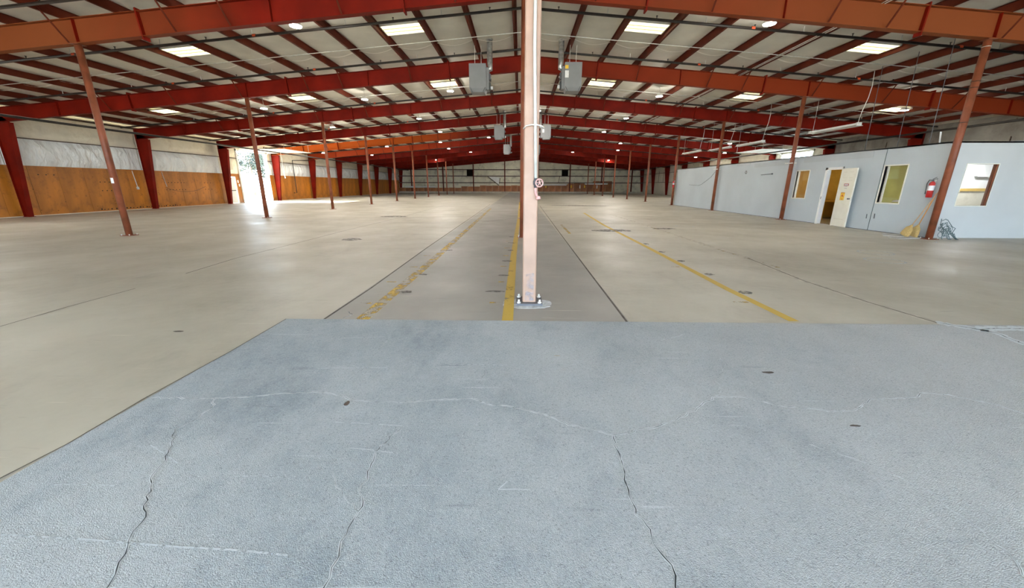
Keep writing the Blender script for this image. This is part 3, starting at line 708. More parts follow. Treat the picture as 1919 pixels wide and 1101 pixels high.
while x < 17.4:
    h = .98 if x < -12 else (1.22 if x < -8 else (1.42 if x < 5.5 else (1.62 if x < 9 else (1.86 if x < 13 else 2.25))))
    link('plywood_sheet', MB().box(0, 1.20, -.02, 0, .30, h+R.uniform(-.04, .04)), 'plyf', wf, (x, YF-.16, 0)); x += 1.22
for x in (9.9, 5.0, 12.5, 14.4, 2.2): link('tag', MB().box(x-.12, x+.12, YF-.20, YF-.19, 1.0, 1.5), 'signyel', wf)
for x in (11.6, 14.9): link('tag', MB().box(x-.1, x+.1, YF-.20, YF-.19, .9, 1.5), 'elab', wf)
for i, x in enumerate((-9.75, 8.6)):
    e = empty('exhaust_fan', (x, YF-.15, 3.2)); tag(e, f'black square exhaust fan in the far wall, {"left" if i == 0 else "right"} one', 'fan', 'black exhaust fans in the far wall')
    link('housing', MB().box(-.6, .6, -.10, .05, -.02, .06).box(-.6, .6, -.10, .05, 1.12, 1.2).box(-.6, -.52, -.10, .05, 0, 1.2).box(.52, .6, -.10, .05, 0, 1.2), 'fanb', e); link('back_plate', MB().box(-.52, .52, .02, .05, .06, 1.12), 'fanb', e)
    for q in range(7): link('louvre', MB().slab([(-.52, -.06, .10+q*.15), (.52, -.06, .10+q*.15), (.52, 0, .20+q*.15), (-.52, 0, .20+q*.15)], [(-.52, -.05, .10+q*.15), (.52, -.05, .10+q*.15), (.52, .01, .20+q*.15), (-.52, .01, .20+q*.15)]), 'fanb', e)
# sagging torn liner and pipes on the far wall
link('torn_liner', MB().slab([(-6.2, YF-.24, 3.1), (-4.0, YF-.24, 2.9), (-4.2, YF-.24, 1.5)], [(-6.2, YF-.21, 3.1), (-4.0, YF-.21, 2.9), (-4.2, YF-.21, 1.5)]), 'white', wf)
link('pipe', MB().tube([(-6.3, YF-.26, 3.1), (-4.1, YF-.26, 1.45), (-3.9, YF-.26, 2.8)], .06, 8), 'girt', wf)
link('pipe', MB().tube([(7.6, YF-.25, 3.1), (7.4, YF-.25, 1.9)], .04, 6), 'girt', wf)
for x0, x1, z in ((12.5, 16.9, 1.75), (4.0, 9.0, 1.55), (-22.5, -16.5, 1.12)): link('roll', MB().tube([(x0, YF-.3, z), (x1, YF-.3, z)], .13, 8), 'white', wf)

# ================================================================== REAR WALL (behind the viewer) with open dock doorways, the middle one widened to light the near floor
wb = MB(); xs = [(-20, -12.5), (-9.0, 9.0), (13.5, 20)]; xp = -WX
for a, b in xs:
    wb.box(xp, a, YB-.15, YB, 0, zt); wb.box(a, b, YB-.15, YB, 4.3, zt); xp = b
wb.box(xp, WX, YB-.15, YB, 0, zt)
wb.slab([(-WX, YB-.15, zt), (WX, YB-.15, zt), (XC, YB-.15, RT+.35)], [(-WX, YB, zt), (WX, YB, zt), (XC, YB, RT+.35)])
tag(link('wall_rear', wb, 'cream'), kind='structure')

# ================================================================== OFFICE BLOCK
OX, OY, OH, OE = 12.20, 11.77, 2.71, 31.35
def wallx(y0, y1, holes, z1=OH, x0=OX, x1=OX+.11):       # panel along y with holes (ya,yb,za,zb)
    mb = MB(); ys = [y0]
    for (a, b, c, d) in sorted(holes):
        if a > ys[-1]: mb.box(x0, x1, ys[-1], a, 0, z1)
        if c > 0: mb.box(x0, x1, a, b, 0, c)
        mb.box(x0, x1, a, b, d, z1); ys.append(b)
    if y1 > ys[-1]: mb.box(x0, x1, ys[-1], y1, 0, z1)
    return mb
W1 = (17.14, 17.89, .99, 2.11); W2 = (12.90, 13.68, .96, 2.13); DR = (15.40, 16.16, 0, 2.10)
wo = link('wall_office', wallx(OY, 13.755, [W2]), 'office'); tag(wo, kind='structure')
link('wall_panel', wallx(13.765, 18.06, [DR, W1]), 'office', wo)
link('wall_panel', wallx(18.07, 24.66, []), 'office', wo)
link('wall_panel', wallx(24.67, OE, []), 'office', wo)
link('wall_panel', MB().box(OX+.11, WX-.2, OE-.11, OE, 0, OH), 'office', wo)
link('patch_board', MB().box(OX-.006, OX, 14.25, 17.6, 2.44, 2.68), 'officed', wo)
link('patch_board', MB().box(OX-.006, OX, 18.4, 21.2, 2.40, 2.62), 'officed', wo)
link('patch_board', MB().box(OX-.006, OX, 21.6, 22.9, 2.52, 2.68), 'officed', wo)
link('panel_strip', MB().box(OX-.008, OX, 13.752, 13.768, 0, OH), 'greenw', wo)
link('panel_handle', MB().tube([(OX-.02, 13.9, .40), (OX-.03, 13.9, .55)], .012, 6), 'greyd', wo)
link('panel_handle', MB().tube([(OX-.02, 13.6, .42), (OX-.03, 13.6, .58)], .012, 6), 'greyd', wo)
W3 = (12.78, 13.66, .945, 2.10)
mb = MB(); a, b, c, d = W3
mb.box(OX+.11, a, OY, OY+.11, 0, OH).box(a, b, OY, OY+.11, 0, c).box(a, b, OY, OY+.11, d, OH).box(b, WX-.2, OY, OY+.11, 0, OH)
w4 = link('wall_office_front', mb, 'officef'); tag(w4, kind='structure')
link('skirting_gap', MB().box(OX-.004, OX, OY, DR[0], 0, .02).box(OX-.004, OX, DR[1]+.1, OE, 0, .02), 'greyd', wo)
tag(link('ceiling_office', MB().box(OX, WX-.2, OY, OE, OH-.04, OH), 'card'), kind='structure')
link('clutter_rail', MB().box(15.5, WX-.4, 13.2, 13.6, OH, OH+.16), 'signgrey', bpy.data.objects['ceiling_office'])
# windows
def winx(num, W, back, fm='doorw'):
    a, b, c, d = W; t = .035
    f = link(f'window_{num}', MB().box(OX-.012, OX+.11, a-t, a, c-t, d+t).box(OX-.012, OX+.11, b, b+t, c-t, d+t).box(OX-.012, OX+.11, a, b, d, d+t).box(OX-.012, OX+.11, a, b, c-t, c), fm)
    tag(f, kind='structure'); link('pane', MB().box(OX+.05, OX+.052, a, b, c, d), 'glass', f)
    link('inner_frame', MB().box(OX+.06, OX+.10, b-.07, b-.02, c, d), fm, f)
    return f
winx(1, W1, 'amber'); f2 = winx(2, W2, 'olive')
w1o = bpy.data.objects['window_1']
link('plywood_board', MB().box(OX+.060, OX+.075, W1[0], W1[1], W1[2], W1[3]), 'amber', w1o)
link('dark_slot', MB().box(OX+.053, OX+.058, W1[0], W1[0]+.06, W1[2], W1[3]-.28), 'black', w1o)
link('inner_bar', MB().box(OX+.01, OX+.058, W1[1]-.12, W1[1]-.06, W1[2], W1[3]), 'doorw', w1o)
link('crumpled_paper', MB().slab([(OX+.09, 13.0, 1.0), (OX+.15, 13.0, 1.0), (OX+.15, 13.25, 1.0), (OX+.09, 13.25, 1.0)], [(OX+.10, 13.05, 1.05), (OX+.14, 13.04, 1.07), (OX+.15, 13.18, 1.05), (OX+.10, 13.2, 1.04)]), 'white', f2)
a, b, c, d = W3; t = .02
f3 = link('window_3', MB().box(a-t, a, OY-.01, OY+.11, c-t, d+t).box(b-.0, b+t, OY-.01, OY+.11, c-t, d+t).box(a, b, OY-.01, OY+.11, d, d+t).box(a, b, OY-.01, OY+.11, c-t, c), 'doorw'); tag(f3, kind='structure')
link('pane', MB().box(a, b, OY+.03, OY+.036, c, d), 'glass', f3)
link('reveal', MB().box(b-.035, b, OY+.01, OY+.10, c, d), 'post', f3)
# little room behind window 3
rm = link('wall_booth', MB().box(14.1, 18, 14.0, 14.05, 1.39, OH-.04), 'white'); tag(rm, kind='structure')
link('wall_panel', MB().box(OX+.11, 14.1, 14.0, 14.05, 0, OH-.04), 'olive', rm)
link('wall_shelf', MB().box(15.55, 16.0, 13.9, 14.0, 1.80, 1.83), 'white', rm)
link('wall_panel', MB().box(14.1, 18, 13.98, 14.04, 0, 1.39), 'cream', rm); link('trim_rail', MB().box(14.1, 18, 13.94, 13.98, 1.33, 1.42), 'yroom', rm)
link('wall_panel', MB().box(18, 18.05, OY+.11, 14.05, 0, OH-.04), 'white', rm)
def area(name, loc, sx_, sy_, e, col=(1, 1, 1), rot=(0, 0, 0)):
    l_ = bpy.data.lights.new(name, 'AREA'); l_.shape = 'RECTANGLE'; l_.size = sx_; l_.size_y = sy_; l_.energy = e; l_.color = col
    o_ = bpy.data.objects.new(name, l_); COL.objects.link(o_); o_.location = loc; o_.rotation_euler = rot; return o_
bt = empty('ceiling_light', (15.0, 13.2, 2.55)); tag(bt, 'white strip light inside the booth behind the front office window', 'light')
link('housing', MB().box(-.6, .6, -.08, .08, .02, .11), 'alu', bt); link('tube', MB().tube([(-.55, 0, 0), (.55, 0, 0)], .016, 8), 'lampon', bt)
area('booth_light', (15.0, 13.2, 2.5), 1.1, .1, 60, (.90, .95, 1))
# room seen through the office door
yr = link('wall_office_room', MB().box(OX+.4, 13.55, 19.4, 19.46, 0, OH-.04).box(14.5, 19, 19.4, 19.46, 0, OH-.04).box(13.55, 14.5, 19.4, 19.46, 2.03, OH-.04), 'yroom'); tag(yr, kind='structure')
link('wall_panel', MB().box(19, 19.06, 14.1, 19.4, 0, OH-.04), 'yroom', yr)
link('dark_door', MB().box(13.58, 14.47, 19.36, 19.41, 0, 2.02), 'girt', yr)
link('counter', MB().box(13.9, 15.6, 18.2, 19.3, .78, .84).box(13.95, 14.0, 18.25, 19.25, 0, .78).box(15.5, 15.55, 18.25, 19.25, 0, .78).box(14, 15.5, 19.1, 19.15, .1, .78), 'amber', yr)
rl = bpy.data.lights.new('office_room_light', 'POINT'); rl.energy = 45; rl.color = (1, .72, .30); rl.shadow_soft_size = .12
ro = bpy.data.objects.new('office_room_light', rl); COL.objects.link(ro); ro.location = (14.6, 17.3, 2.4)
# door opening, frame and leaf
a, b, c, d = DR
d4 = link('door_4', MB().box(OX-.02, OX+.13, b-.02, b+.09, 0, d+.09).box(OX-.02, OX+.13, a-.03, a+.01, 0, d+.09).box(OX-.02, OX+.13, a-.03, b+.09, d, d+.09), 'white'); tag(d4, kind='structure')
link('threshold', MB().box(OX, OX+.12, a, b, 0, .015), 'card', d4)
link('strike_plate', MB().box(OX-.024, OX-.019, b+.02, b+.045, .98, 1.08), 'greyd', d4)
lf = empty('office_door', (OX-.035, 15.36, 0)); tag(lf, 'off-white office door swung open against the pale blue wall, with a yellow sticker', 'door')
lf.rotation_euler[2] = math.radians(-7)                   # hinge at the opening, free end slightly off the wall
leafw = .82
link('leaf', MB().box(-.044, 0, -leafw, 0, .02, 2.12), 'doorw', lf)
for z in (1.98, 1.78, 1.68):                               # faint stamped panels
    for y0 in (-.36, -.68): link('panel_groove', MB().box(-.0455, -.043, y0, y0+.20, z, z+.012), 'cream', lf)
link('panel_groove', MB().box(-.0455, -.043, -.66, -.14, .28, .30), 'cream', lf)
kn = link('door_knob', MB().tube([(-.044, -.75, 1.04), (-.07, -.75, 1.04), (-.075, -.75, 1.04), (-.11, -.75, 1.04), (-.115, -.75, 1.04)], [.028, .012, .022, .026, .012], 12).mesh('door_knob', True), 'greyd', lf)
link('latch', MB().box(-.04, -.004, -leafw-.003, -leafw+.004, .98, 1.1), 'galvp', lf)
sg = link('sign', MB().box(-.0465, -.044, -.56, -.30, 1.50, 1.575), 'signred', lf); sg['label'] = 'small red warning header sign'
link('sign_text', MB().box(-.048, -.0465, -.53, -.33, 1.522, 1.553), 'elab', sg)
link('sign_text', MB().box(-.0465, -.044, -.50, -.37, 1.462, 1.476).box(-.0465, -.044, -.34, -.315, 1.462, 1.476), 'signgrey', sg)
link('sign_text', MB().box(-.0465, -.044, -.50, -.36, 1.405, 1.42), 'signgrey', sg)
st = link('sticker', MB().box(-.0465, -.044, -.46, -.24, .98, 1.26), 'signyel', lf); st['label'] = 'yellow sticker with dark red marks'
link('sticker_mark', MB().box(-.048, -.0465, -.45, -.25, 1.235, 1.25).slab([(-.0465, -.43, 1.10), (-.0465, -.27, 1.13), (-.0465, -.33, 1.16), (-.0465, -.34, 1.21), (-.0465, -.38, 1.15)], [(-.048, -.43, 1.10), (-.048, -.27, 1.13), (-.048, -.33, 1.16), (-.048, -.34, 1.21), (-.048, -.38, 1.15)])
     .slab([(-.0465, -.38, 1.0), (-.0465, -.33, 1.0), (-.0465, -.35, 1.06)], [(-.048, -.38, 1.0), (-.048, -.33, 1.0), (-.048, -.35, 1.06)]), 'signor', st)
# small things on the office wall
q = empty('wall_plaque', (OX-.01, 21.85, 2.19)); tag(q, 'small round plaque with a black ring on the blue office wall', 'plaque')
link('disc', MB().tube([(0, 0, 0), (-.012, 0, 0)], .085, 18), 'elab', q); link('ring', MB().torus((-.014, 0, 0), (1, 0, 0), .07, .014, 20, 6), 'black', q)
q = link('wall_rod', MB().tube([(OX-.035, 19.6, 2.05), (OX-.035, 20.45, 2.02)], .014, 6).tube([(OX, 19.6, 2.05), (OX-.05, 19.6, 2.05)], .03, 8), 'greyd'); tag(q, 'short grey rod fixed high on the blue wall between two posts', 'rod')
q = link('slack_cable', MB().tube([(OX-.012, 28.9, 1.55), (OX-.012, 27.4, 1.50), (OX-.012, 27.0, 1.56), (OX-.012, 25.8, 2.0), (OX-.012, 24.75, 2.68)], .010, 6), 'greyd'); tag(q, 'thin slack cable across the far end of the blue wall', 'cable')
for k in (2, 3):
    q = link('wall_bracket', MB().box(-.14, OX-XR-.0, -.02, .02, -.02, .02).box(-.14, -.10, -.24, .24, -.02, .02), 'galvp', None, (XR, fy(k), 2.45)); tag(q, f'pale bracket tying the {ORD[k-1]} right-row post to the office wall', 'bracket', 'brackets on the right-row posts')

# ================================================================== fire extinguishers, brooms, wires, cardboard
def extinguisher(loc, lab, sc=1.):
    e = empty('fire_extinguisher', loc); tag(e, lab, 'extinguisher', None); e.scale = (sc,)*3
    link('cylinder', MB().tube([(0, 0, 0), (0, 0, .01), (0, 0, .40), (0, 0, .44), (0, 0, .46)], [.06, .07, .07, .045, .025], 18).mesh('cylinder', True), 'ered', e)
    link('paper_label', MB().tube([(0, 0, .20), (0, 0, .34)], .0715, 18, False).mesh('paper_label', True), 'elab', e)
    link('valve', MB().tube([(0, 0, .46), (0, 0, .50)], .018, 10).bar((-.02, 0, .50), (-.0, -.11, .53), .02, .01).bar((-.02, 0, .52), (-.02, -.10, .57), .02, .008), 'greyd', e)
    link('hose', MB().tube([(0, .02, .49), (-.03, .08, .50), (-.05, .10, .40), (-.05, .085, .2), (-.05, .08, .1)], .010, 8).mesh('hose', True), 'black', e)
    link('wall_hook', MB().box(.05, .085, -.02, .02, .30, .52), 'galvp', e)
    return e
extinguisher((OX-.085, 11.93, 1.17), 'red fire extinguisher on the blue office wall near the corner')
q = extinguisher((XR-.1, fy(4)-.17, 1.35), 'small red fire extinguisher on the post at the far end of the office'); 
def broom(base, top, hm, lab):
    base, top = Vector(base), Vector(top); d = (top-base).normalized()
    e = empty('broom', base); tag(e, lab, 'broom', 'brooms leaning by the office corner')
    side = Vector((0, 1, 0)); side = (side-d*side.dot(d)).normalized(); u = d.cross(side)
    prof = [(0, .16, .035), (.10, .155, .04), (.24, .12, .04), (.31, .05, .028), (.36, .025, .022)]
    mb = MB(); rings = []
    for (h, a, b) in prof:
        i = len(mb.v); rings.append(i)
        for k in range(16): mb.v.append(tuple(d*h+side*a*math.cos(2*PI*k/16)+u*b*math.sin(2*PI*k/16)))
    for i in range(len(rings)-1):
        for k in range(16): mb.f.append((rings[i]+k, rings[i]+(k+1) % 16, rings[i+1]+(k+1) % 16, rings[i+1]+k))
    mb.f.append(tuple(rings[0]+k for k in range(16)))
    link('bristles', mb.mesh('bristles', True), 'broom', e)
    link('handle', MB().tube([d*.33, top-base], .013, 8).mesh('handle', True), hm, e)
    link('binding', MB().torus(d*.30, d, .035, .008, 14, 6), 'woodo', e)
broom((11.86, 12.08, .03), (12.03, 11.58, 1.40), 'wood', 'straw broom with pale handle, its brush splayed on the floor')
broom((11.97, 11.93, .03), (12.10, 11.72, 1.28), 'woodo', 'straw broom with orange handle behind the pale-handled broom')
w_ = MB(); rr = random.Random(11)
def rnd(n, cx, cy, z): return [(cx+rr.uniform(-.18, .22), cy+rr.uniform(-.05, .05), z) for _ in range(n)]
wr_ = empty('loose_wires', (XR, D0, 0)); tag(wr_, 'tangle of loose dark wires at the foot of the nearest right-row post', 'wires')
for i in range(9):
    a = rr.uniform(.10, .62); zt_ = rr.uniform(.25, .62); y0 = -.12+rr.uniform(-.03, .03)
    pts = [Vector((.10, y0, rr.uniform(.3, .6)))]
    for q in range(1, 9):
        t = q/9; pts.append(Vector((.10+a*t+rr.uniform(-.05, .05), y0+rr.uniform(-.03, .03), max(.012, zt_*math.cos(t*PI*.5)+rr.uniform(-.06, .08)))))
    pts.append(Vector((.10+a, y0-.02, .012)))
    link('wire', MB().tube(pts, rr.uniform(.005, .010), 6).mesh('wire', True), 'greenw', wr_)
for i in range(4):
    cx, cz, rad = .25+rr.uniform(-.08, .14), rr.uniform(.15, .32), rr.uniform(.06, .12)
    link('wire', MB().torus((cx, -.12, cz), (.3, 1, .2), rad, .006, 18, 5), 'greenw', wr_)
q = link('cardboard_sheet', MB().box(-.42, .42, -.22, .22, 0, .02), 'card', None, (11.75, 12.35, 0), (0, 0, .9)); tag(q, 'flat grey cardboard on the floor beside the brooms', 'cardboard', 'flat sheets by the office corner')
q = link('cardboard_sheet', MB().box(-.36, .36, -.15, .15, 0, .018), 'card', None, (11.48, 11.66, 0), (0, 0, .15)); tag(q, 'flat grey board on the floor in front of the brooms and post', 'cardboard', 'flat sheets by the office corner')

# ================================================================== sprinkler pipes, conduits
def slopepipe(y, off, rad, m, x0=-WX+.4, x1=WX-.4):
    return MB().tube([(x0, y, rtop(x0)+off), (XC, y, RT+off), (x1, y, rtop(x1)+off)], rad, 8).mesh('pipe', True)
hook = MB().tube([(0, 0, 0), (0, 0, .16)], .012, 6).mesh('hanger')
head = MB().tube([(0, 0, .02), (0, 0, .07), (0, 0, .075), (0, 0, .085)], [.012, .012, .03, .03], 8).mesh('sprinkler_head')
coup = MB().tube([(-.05, 0, 0), (.05, 0, 0)], .045, 10).mesh('coupling')
bayw = ['one', 'two', 'three', 'four', 'five', 'six', 'seven', 'eight', 'nine', 'ten']
for k in range(0, 10):
    for j, off in enumerate((1.97, 5.6)):
        y = fy(k)+off
        p = empty('sprinkler_pipe', (0, y, 0))
        if k == 0: lab = 'dark sprinkler pipe crossing the roof bay above the viewer, ' + ('nearer' if j == 0 else 'farther') + ' one'
        else: lab = f'thin dark sprinkler pipe across roof bay {bayw[k-1]}, the {"nearer" if j == 0 else "farther"} of two'
        tag(p, lab, 'pipe', 'sprinkler pipes under the purlins')
        link('pipe', slopepipe(0, -.06, .040, 'dark'), 'dark', p)
        if k <= 3:
            for i in range(0, 14, 1):
                for sx in (-1, 1):
                    x = XC+sx*(PX[i]+.74+(.2 if j else 0))
                    if (i+j) % 2 == 0: link('sprinkler_head', head, 'dark', p, (x, 0, rtop(x)-.04))
                    else: link('hanger', hook, 'galvp', p, (x, 0, rtop(x)-.04))
            for x in (-8.3, 7.0, 13.3, -14.2): link('coupling', coup, 'orange', p, (x, 0, rtop(x)-.05), (0, math.atan(SL)*(1 if x > 0 else -1), 0))
for k in range(0, 7):
    y = fy(k)+4.0
    o = link('conduit', slopepipe(0, -.015, .014, 'tape', -21, 21), 'galvp', None, (0, y, 0))
    tag(o, 'thin pale conduit across ' + (f'roof bay {bayw[k-1]}' if k else 'the roof bay above the viewer') + ', under the purlins', 'conduit', 'pale conduits under the purlins')
for j, x in enumerate((-21.6, 21.6)):
    o = link('main_pipe', MB().tube([(x, YB+.5, 4.28), (x, YF-.5, 4.20)], .055, 10).mesh('main_pipe', True), 'dark'); tag(o, f'long dark main pipe running beside the {"left" if j == 0 else "right"} wall below the roof', 'pipe', 'main pipes along the side walls')
o = link('drain_pipe', MB().tube([(-WX+.55, 44.2, 4.1), (-WX+.30, 41.1, 3.9), (-WX+.30, 41.1, .68), (-WX+.30, 40.6, .68)], .04, 8), 'dark'); tag(o, 'thin dark drop pipe on the plywood past the big doorway', 'pipe')
o = link('pull_rod', MB().tube([(-20.95, 35, 4.36), (-20.9, 35, 2.6), (-20.86, 35, 2.05)], [.012, .016, .05], 8).mesh('pull_rod', True), 'white'); tag(o, 'white pull rod hanging inside the big left doorway', 'rod')

# conduits (two parallel tubes) along a purlin on the right
for j, dx in enumerate((-.10, -.18)):
    x = XC+PX[6]+dx
    o = link('long_conduit', MB().tube([(x, YB+.5, rtop(x)-.02), (x, 47, rtop(x)-.02)], .012, 6), 'galvp'); tag(o, f'pale conduit running lengthwise under the roof right of the ridge, {"right" if j == 0 else "left"} of a pair', 'conduit', 'pair of lengthwise conduits')

# ================================================================== gas unit heaters
def heater(sx, x, y, z0, n, w_=.64, h_=.98):
    side = 'left' if sx < 0 else 'right'
    e = empty('unit_heater', (x, y, z0)); tag(e, f'grey unit heater with flue hung {side} of the ridge, {ORD[n]} pair', 'heater', 'grey unit heaters along the ridge')
    link('casing', MB().box(-w_/2, w_/2, -.28, .28, .14, h_).slab([(-w_/2+.06, -.30, 0), (w_/2-.06, -.30, 0), (w_/2-.06, .26, 0), (-w_/2+.06, .26, 0)], [(-w_/2, -.28, .14), (w_/2, -.28, .14), (w_/2, .28, .14), (-w_/2, .28, .14)]), 'grey', e)
    for q in (-1, 1): link('fin', MB().bar((q*(w_/2-.04), -.31, .16), (q*(w_/2-.12), -.33, .0), .014, .01), 'black', e)
    ix = -sx*w_/2
    bx = lambda a, b: (min(ix, ix-sx*a) if b is None else 0)
    def ib(a0, a1, y0, y1, za, zb, m, nm): 
        xa, xb = ix-sx*a0, ix-sx*a1; return link(nm, MB().box(min(xa, xb), max(xa, xb), y0, y1, za, zb), m, e)
    ib(0, .10, -.22, .22, .10, .86, 'grey', 'burner_box'); ib(.10, .17, -.16, .10, .45, .66, 'greyd', 'gas_control'); ib(.10, .16, -.2, .12, .12, .36, 'black', 'fan_motor'); ib(.16, .24, -.10, .02, .14, .24, 'elab', 'junction_box'); ib(.10, .2, -.1, 0, .52, .55, 'galvp', 'gas_pipe')
    if sx > 0:
        link('label', MB().box(-w_/2+.01, -w_/2+.15, -.284, -.28, .46, .70), 'elab', e)['label'] = 'white rating label'
        link('label', MB().box(-w_/2+.01, -w_/2+.13, -.284, -.28, .76, .88), 'signyel', e)['label'] = 'yellow warning label'
    fx = -sx*(w_/2+.13); zt_ = rtop(x+fx)+.15-z0
    link('flue', MB().tube([(ix-sx*.02, 0, .82), (fx-sx*.01, 0, .86), (fx, 0, .98), (fx, 0, zt_)], .105, 14).mesh('flue', True), 'galv', e)
    link('flue_collar', MB().tube([(fx, 0, zt_-.03), (fx, 0, zt_-.01)], .14, 14), 'galvp', e)
    for q in (-.12, .12): link('hanger_rod', MB().tube([(q, 0, h_), (q, 0, rtop(x+q)-z0)], .009, 6), 'galvp', e)
heater(-1, -1.64, 16.35, 4.90, 0); heater(1, 1.96, 16.35, 4.93, 0)
heater(-1, -1.64, 30.75, 4.78, 1); heater(1, 1.92, 30.75, 4.78, 1)
heater(-1, -1.47, 43.2, 4.64, 2); heater(1, 1.75, 43.2, 4.60, 2)

# ================================================================== high-bay lamps
LAMPS = [(-6.43, 12.42), (6.89, 12.4), (-8.02, 21.43), (-3.58, 21.38), (6.98, 21.39), (7.06, 27.92), (1.18, 28.05), (-13.26, 21.31), (-6.89, 27.99), (-12.95, 28.16), (-6.79, 34.66),
         (-3.21, 41.38), (-8.22, 41.7), (-8.56, 48.4), (-13.62, 41.28), (-17.68, 47.9), (-20.5, 41.81), (7.01, 34.73), (10.08, 41.38), (11.41, 47.86), (17.76, 35.01), (20.73, 41.64), (20.55, 47.86), (17.95, 19.92), (-6.8, 55.3), (7.1, 55.3), (-13.2, 63.2), (13.8, 63.5), (-1.0, 71.4)]  # last five added at the far end to light the far wall
BEHIND = [(-18.5, 12.4)]
hous = MB().tube([(0, 0, .03), (0, 0, .05), (0, 0, .12), (0, 0, .16)], [.17, .17, .13, .06], 20).mesh('housing', True)
lens = MB().tube([(0, 0, .012), (0, 0, .03)], .155, 20).mesh('lens')
hk = MB().tube([(0, 0, .16), (0, 0, .511)], .01, 6).mesh('hook')
from collections import defaultdict
groups = defaultdict(list)
for x, y in LAMPS: groups[(int((y-D0+.3)//S), x < 0)].append((x, y))
lampdata = bpy.data.lights.new('lamp_light', 'POINT'); lampdata.energy = LAMP_UP; lampdata.shadow_soft_size = .13; lampdata.color = (1, .95, .86)
lampdn = bpy.data.lights.new('lamp_beam', 'AREA'); lampdn.shape = 'DISK'; lampdn.size = .30; lampdn.energy = LAMP_DOWN; lampdn.color = (1, .95, .86)
def lit(x, y):
    z = rtop(x)-.34
    for nm, dt, dz in (('lamp_light', lampdata, -.16), ('lamp_beam', lampdn, -.02)):
        lo = bpy.data.objects.new(nm, dt); COL.objects.link(lo); lo.location = (x, y, z+dz)
for (kb, neg), L in sorted(groups.items()):
    L.sort(key=lambda q: abs(q[0]))
    for i, (x, y) in enumerate(L):
        wh = '' if len(L) == 1 else f', {["nearest to", "second from", "third from", "fourth from", "fifth from"][i]} the ridge'
        e = empty('high_bay_lamp', (x, y, rtop(x)-.34))
        tag(e, f'lit round lamp in roof bay {bayw[kb]}, {"left" if neg else "right"} half{wh}', 'lamp', 'lit round high-bay lamps')
        link('housing', hous, 'alu', e); link('lens', lens, 'lampon', e); link('hook', hk, 'galvp', e)
        lit(x, y)
for i, (x, y) in enumerate(BEHIND):
    e = empty('high_bay_lamp', (x, y, rtop(x)-.34)); tag(e, 'lit round lamp off the left edge beside the nearest roof frame', 'lamp', 'lit round high-bay lamps')
    link('housing', hous, 'alu', e); link('lens', lens, 'lampon', e); link('hook', hk, 'galvp', e)
    lit(x, y)

# ================================================================== hanging fluorescent strips over the office (unlit)
for i, (ya, yb, z) in enumerate(((16.75, 19.5, 3.82), (23.0, 25.7, 3.83), (26.5, 29.3, 3.85), (30.8, 34.0, 3.98))):
    x = 13.5; L = yb-ya
    e = empty('strip_light', (x, ya, z)); tag(e, f'white fluorescent strip hung over the office, {ORD[i]} one', 'strip light', 'hanging strip lights over the office')
    link('housing', MB().box(-.055, .055, 0, L, .03, .10), 'alu', e)
    link('reflector', MB().slab([(-.15, 0, -.02), (-.14, 0, -.02), (-.14, L, -.02), (-.15, L, -.02)], [(-.055, 0, .035), (-.045, 0, .035), (-.045, L, .035), (-.055, L, .035)]).slab([(.14, 0, -.02), (.15, 0, -.02), (.15, L, -.02), (.14, L, -.02)], [(.045, 0, .035), (.055, 0, .035), (.055, L, .035), (.045, L, .035)]), 'alu', e)
    for q in (-.05, .05): link('tube', MB().tube([(q, .05, .01), (q, L-.05, .01)], .016, 8), 'white', e)
    for q in (0, 1):
        yy = .12+(L-.24)*q
        link('end_cap', MB().box(-.10, .10, yy-.10, yy-.04, -.015, .11), 'white', e)
    link('cord', MB().tube([(0, .10, .10), (.02, .06, .5), (.10, .0, 1.0), (.10, -.05, 1.4), (.08, -.02, rtop(x)-z+.2)], .014, 6).mesh('cord', True), 'galvp', e)
    link('chain', MB().tube([(0, L-.2, .10), (0, L-.2, rtop(x)-z+.2)], .007, 6), 'galvp', e)
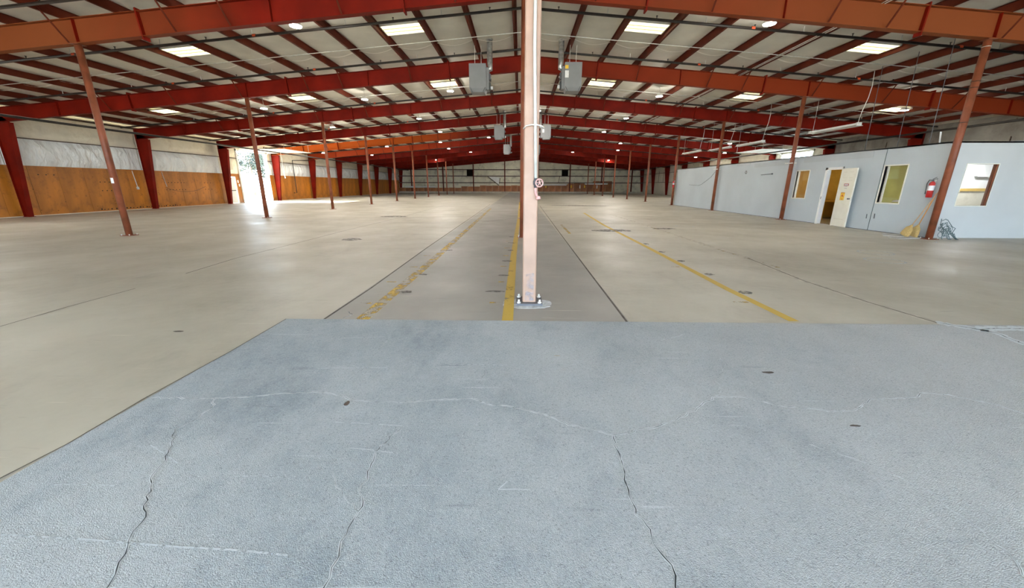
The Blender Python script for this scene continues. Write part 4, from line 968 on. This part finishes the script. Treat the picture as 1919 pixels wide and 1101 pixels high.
# drop wires over the office
for i, (x, y, z0) in enumerate(((12.9, 15.5, 2.72), (12.7, 14.0, 2.72), (12.35, 12.6, 2.71))):
    o = link('drop_wire', MB().tube([(x, y, z0), (x+.05, y+.1, 4.2), (x+.1, y+.2, rtop(x)-.0)], .011, 6), 'greyd'); tag(o, ['thin wire dropping to the office top above the open door', 'thin wire dropping to the office top above the olive window', 'thin wire dropping to the office top beside the nearest right post'][i], 'wire', 'wires dropping to the office roof')
o = link('white_pole', MB().bar((12.4, 12.35, 2.70), (12.55, 12.55, 3.05), .04, .02), 'white'); tag(o, 'short white stick standing on the office top behind the post', 'stick')

# ================================================================== OUTSIDE
g = link('ground', MB().quad([(-160, -120, -.06), (160, -120, -.06), (160, 200, -.06), (-160, 200, -.06)]), 'gravel'); tag(g, kind='structure')
ap = link('apron', MB().box(-34, -WX-.15, 31, 40, -.2, -.005), 'curb', g)
def tree(x, y, h, seed, lab):
    rr = random.Random(seed); t = empty('tree', (x, y, -.06)); tag(t, lab, 'tree', 'trees outside the big doorway')
    link('trunk', MB().tube([(0, 0, 0), (.05, .1, h*.3), (0, 0, h*.75)], [.22, .16, .05], 8).mesh('trunk', True), 'bark', t)
    mb = MB(); blobs = [(rr.uniform(-1.3, 1.3), rr.uniform(-1.3, 1.3), h*rr.uniform(.42, .92), rr.uniform(.7, 1.4)) for _ in range(11)]
    for q in range(2600):
        bx_, by_, bz_, br = rr.choice(blobs); d = Vector((rr.gauss(0, 1), rr.gauss(0, 1), rr.gauss(0, 1))).normalized()*br*rr.uniform(.6, 1.0)
        c = Vector((bx_, by_, bz_))+d; s1 = Vector((rr.uniform(-1, 1), rr.uniform(-1, 1), rr.uniform(-1, 1))).normalized()*.13; s2 = s1.orthogonal().normalized()*.09
        mb.quad([c-s1, c-s2, c+s1, c+s2])
    f = link('foliage', mb, 'leaf', t); f['kind'] = 'stuff'
tree(-44, 54, 9, 1, 'leafy tree outside the big doorway, left one'); tree(-39.5, 58, 7, 2, 'leafy tree outside the big doorway, middle one'); tree(-50, 76, 8, 4, 'leafy tree outside the big doorway, right one')
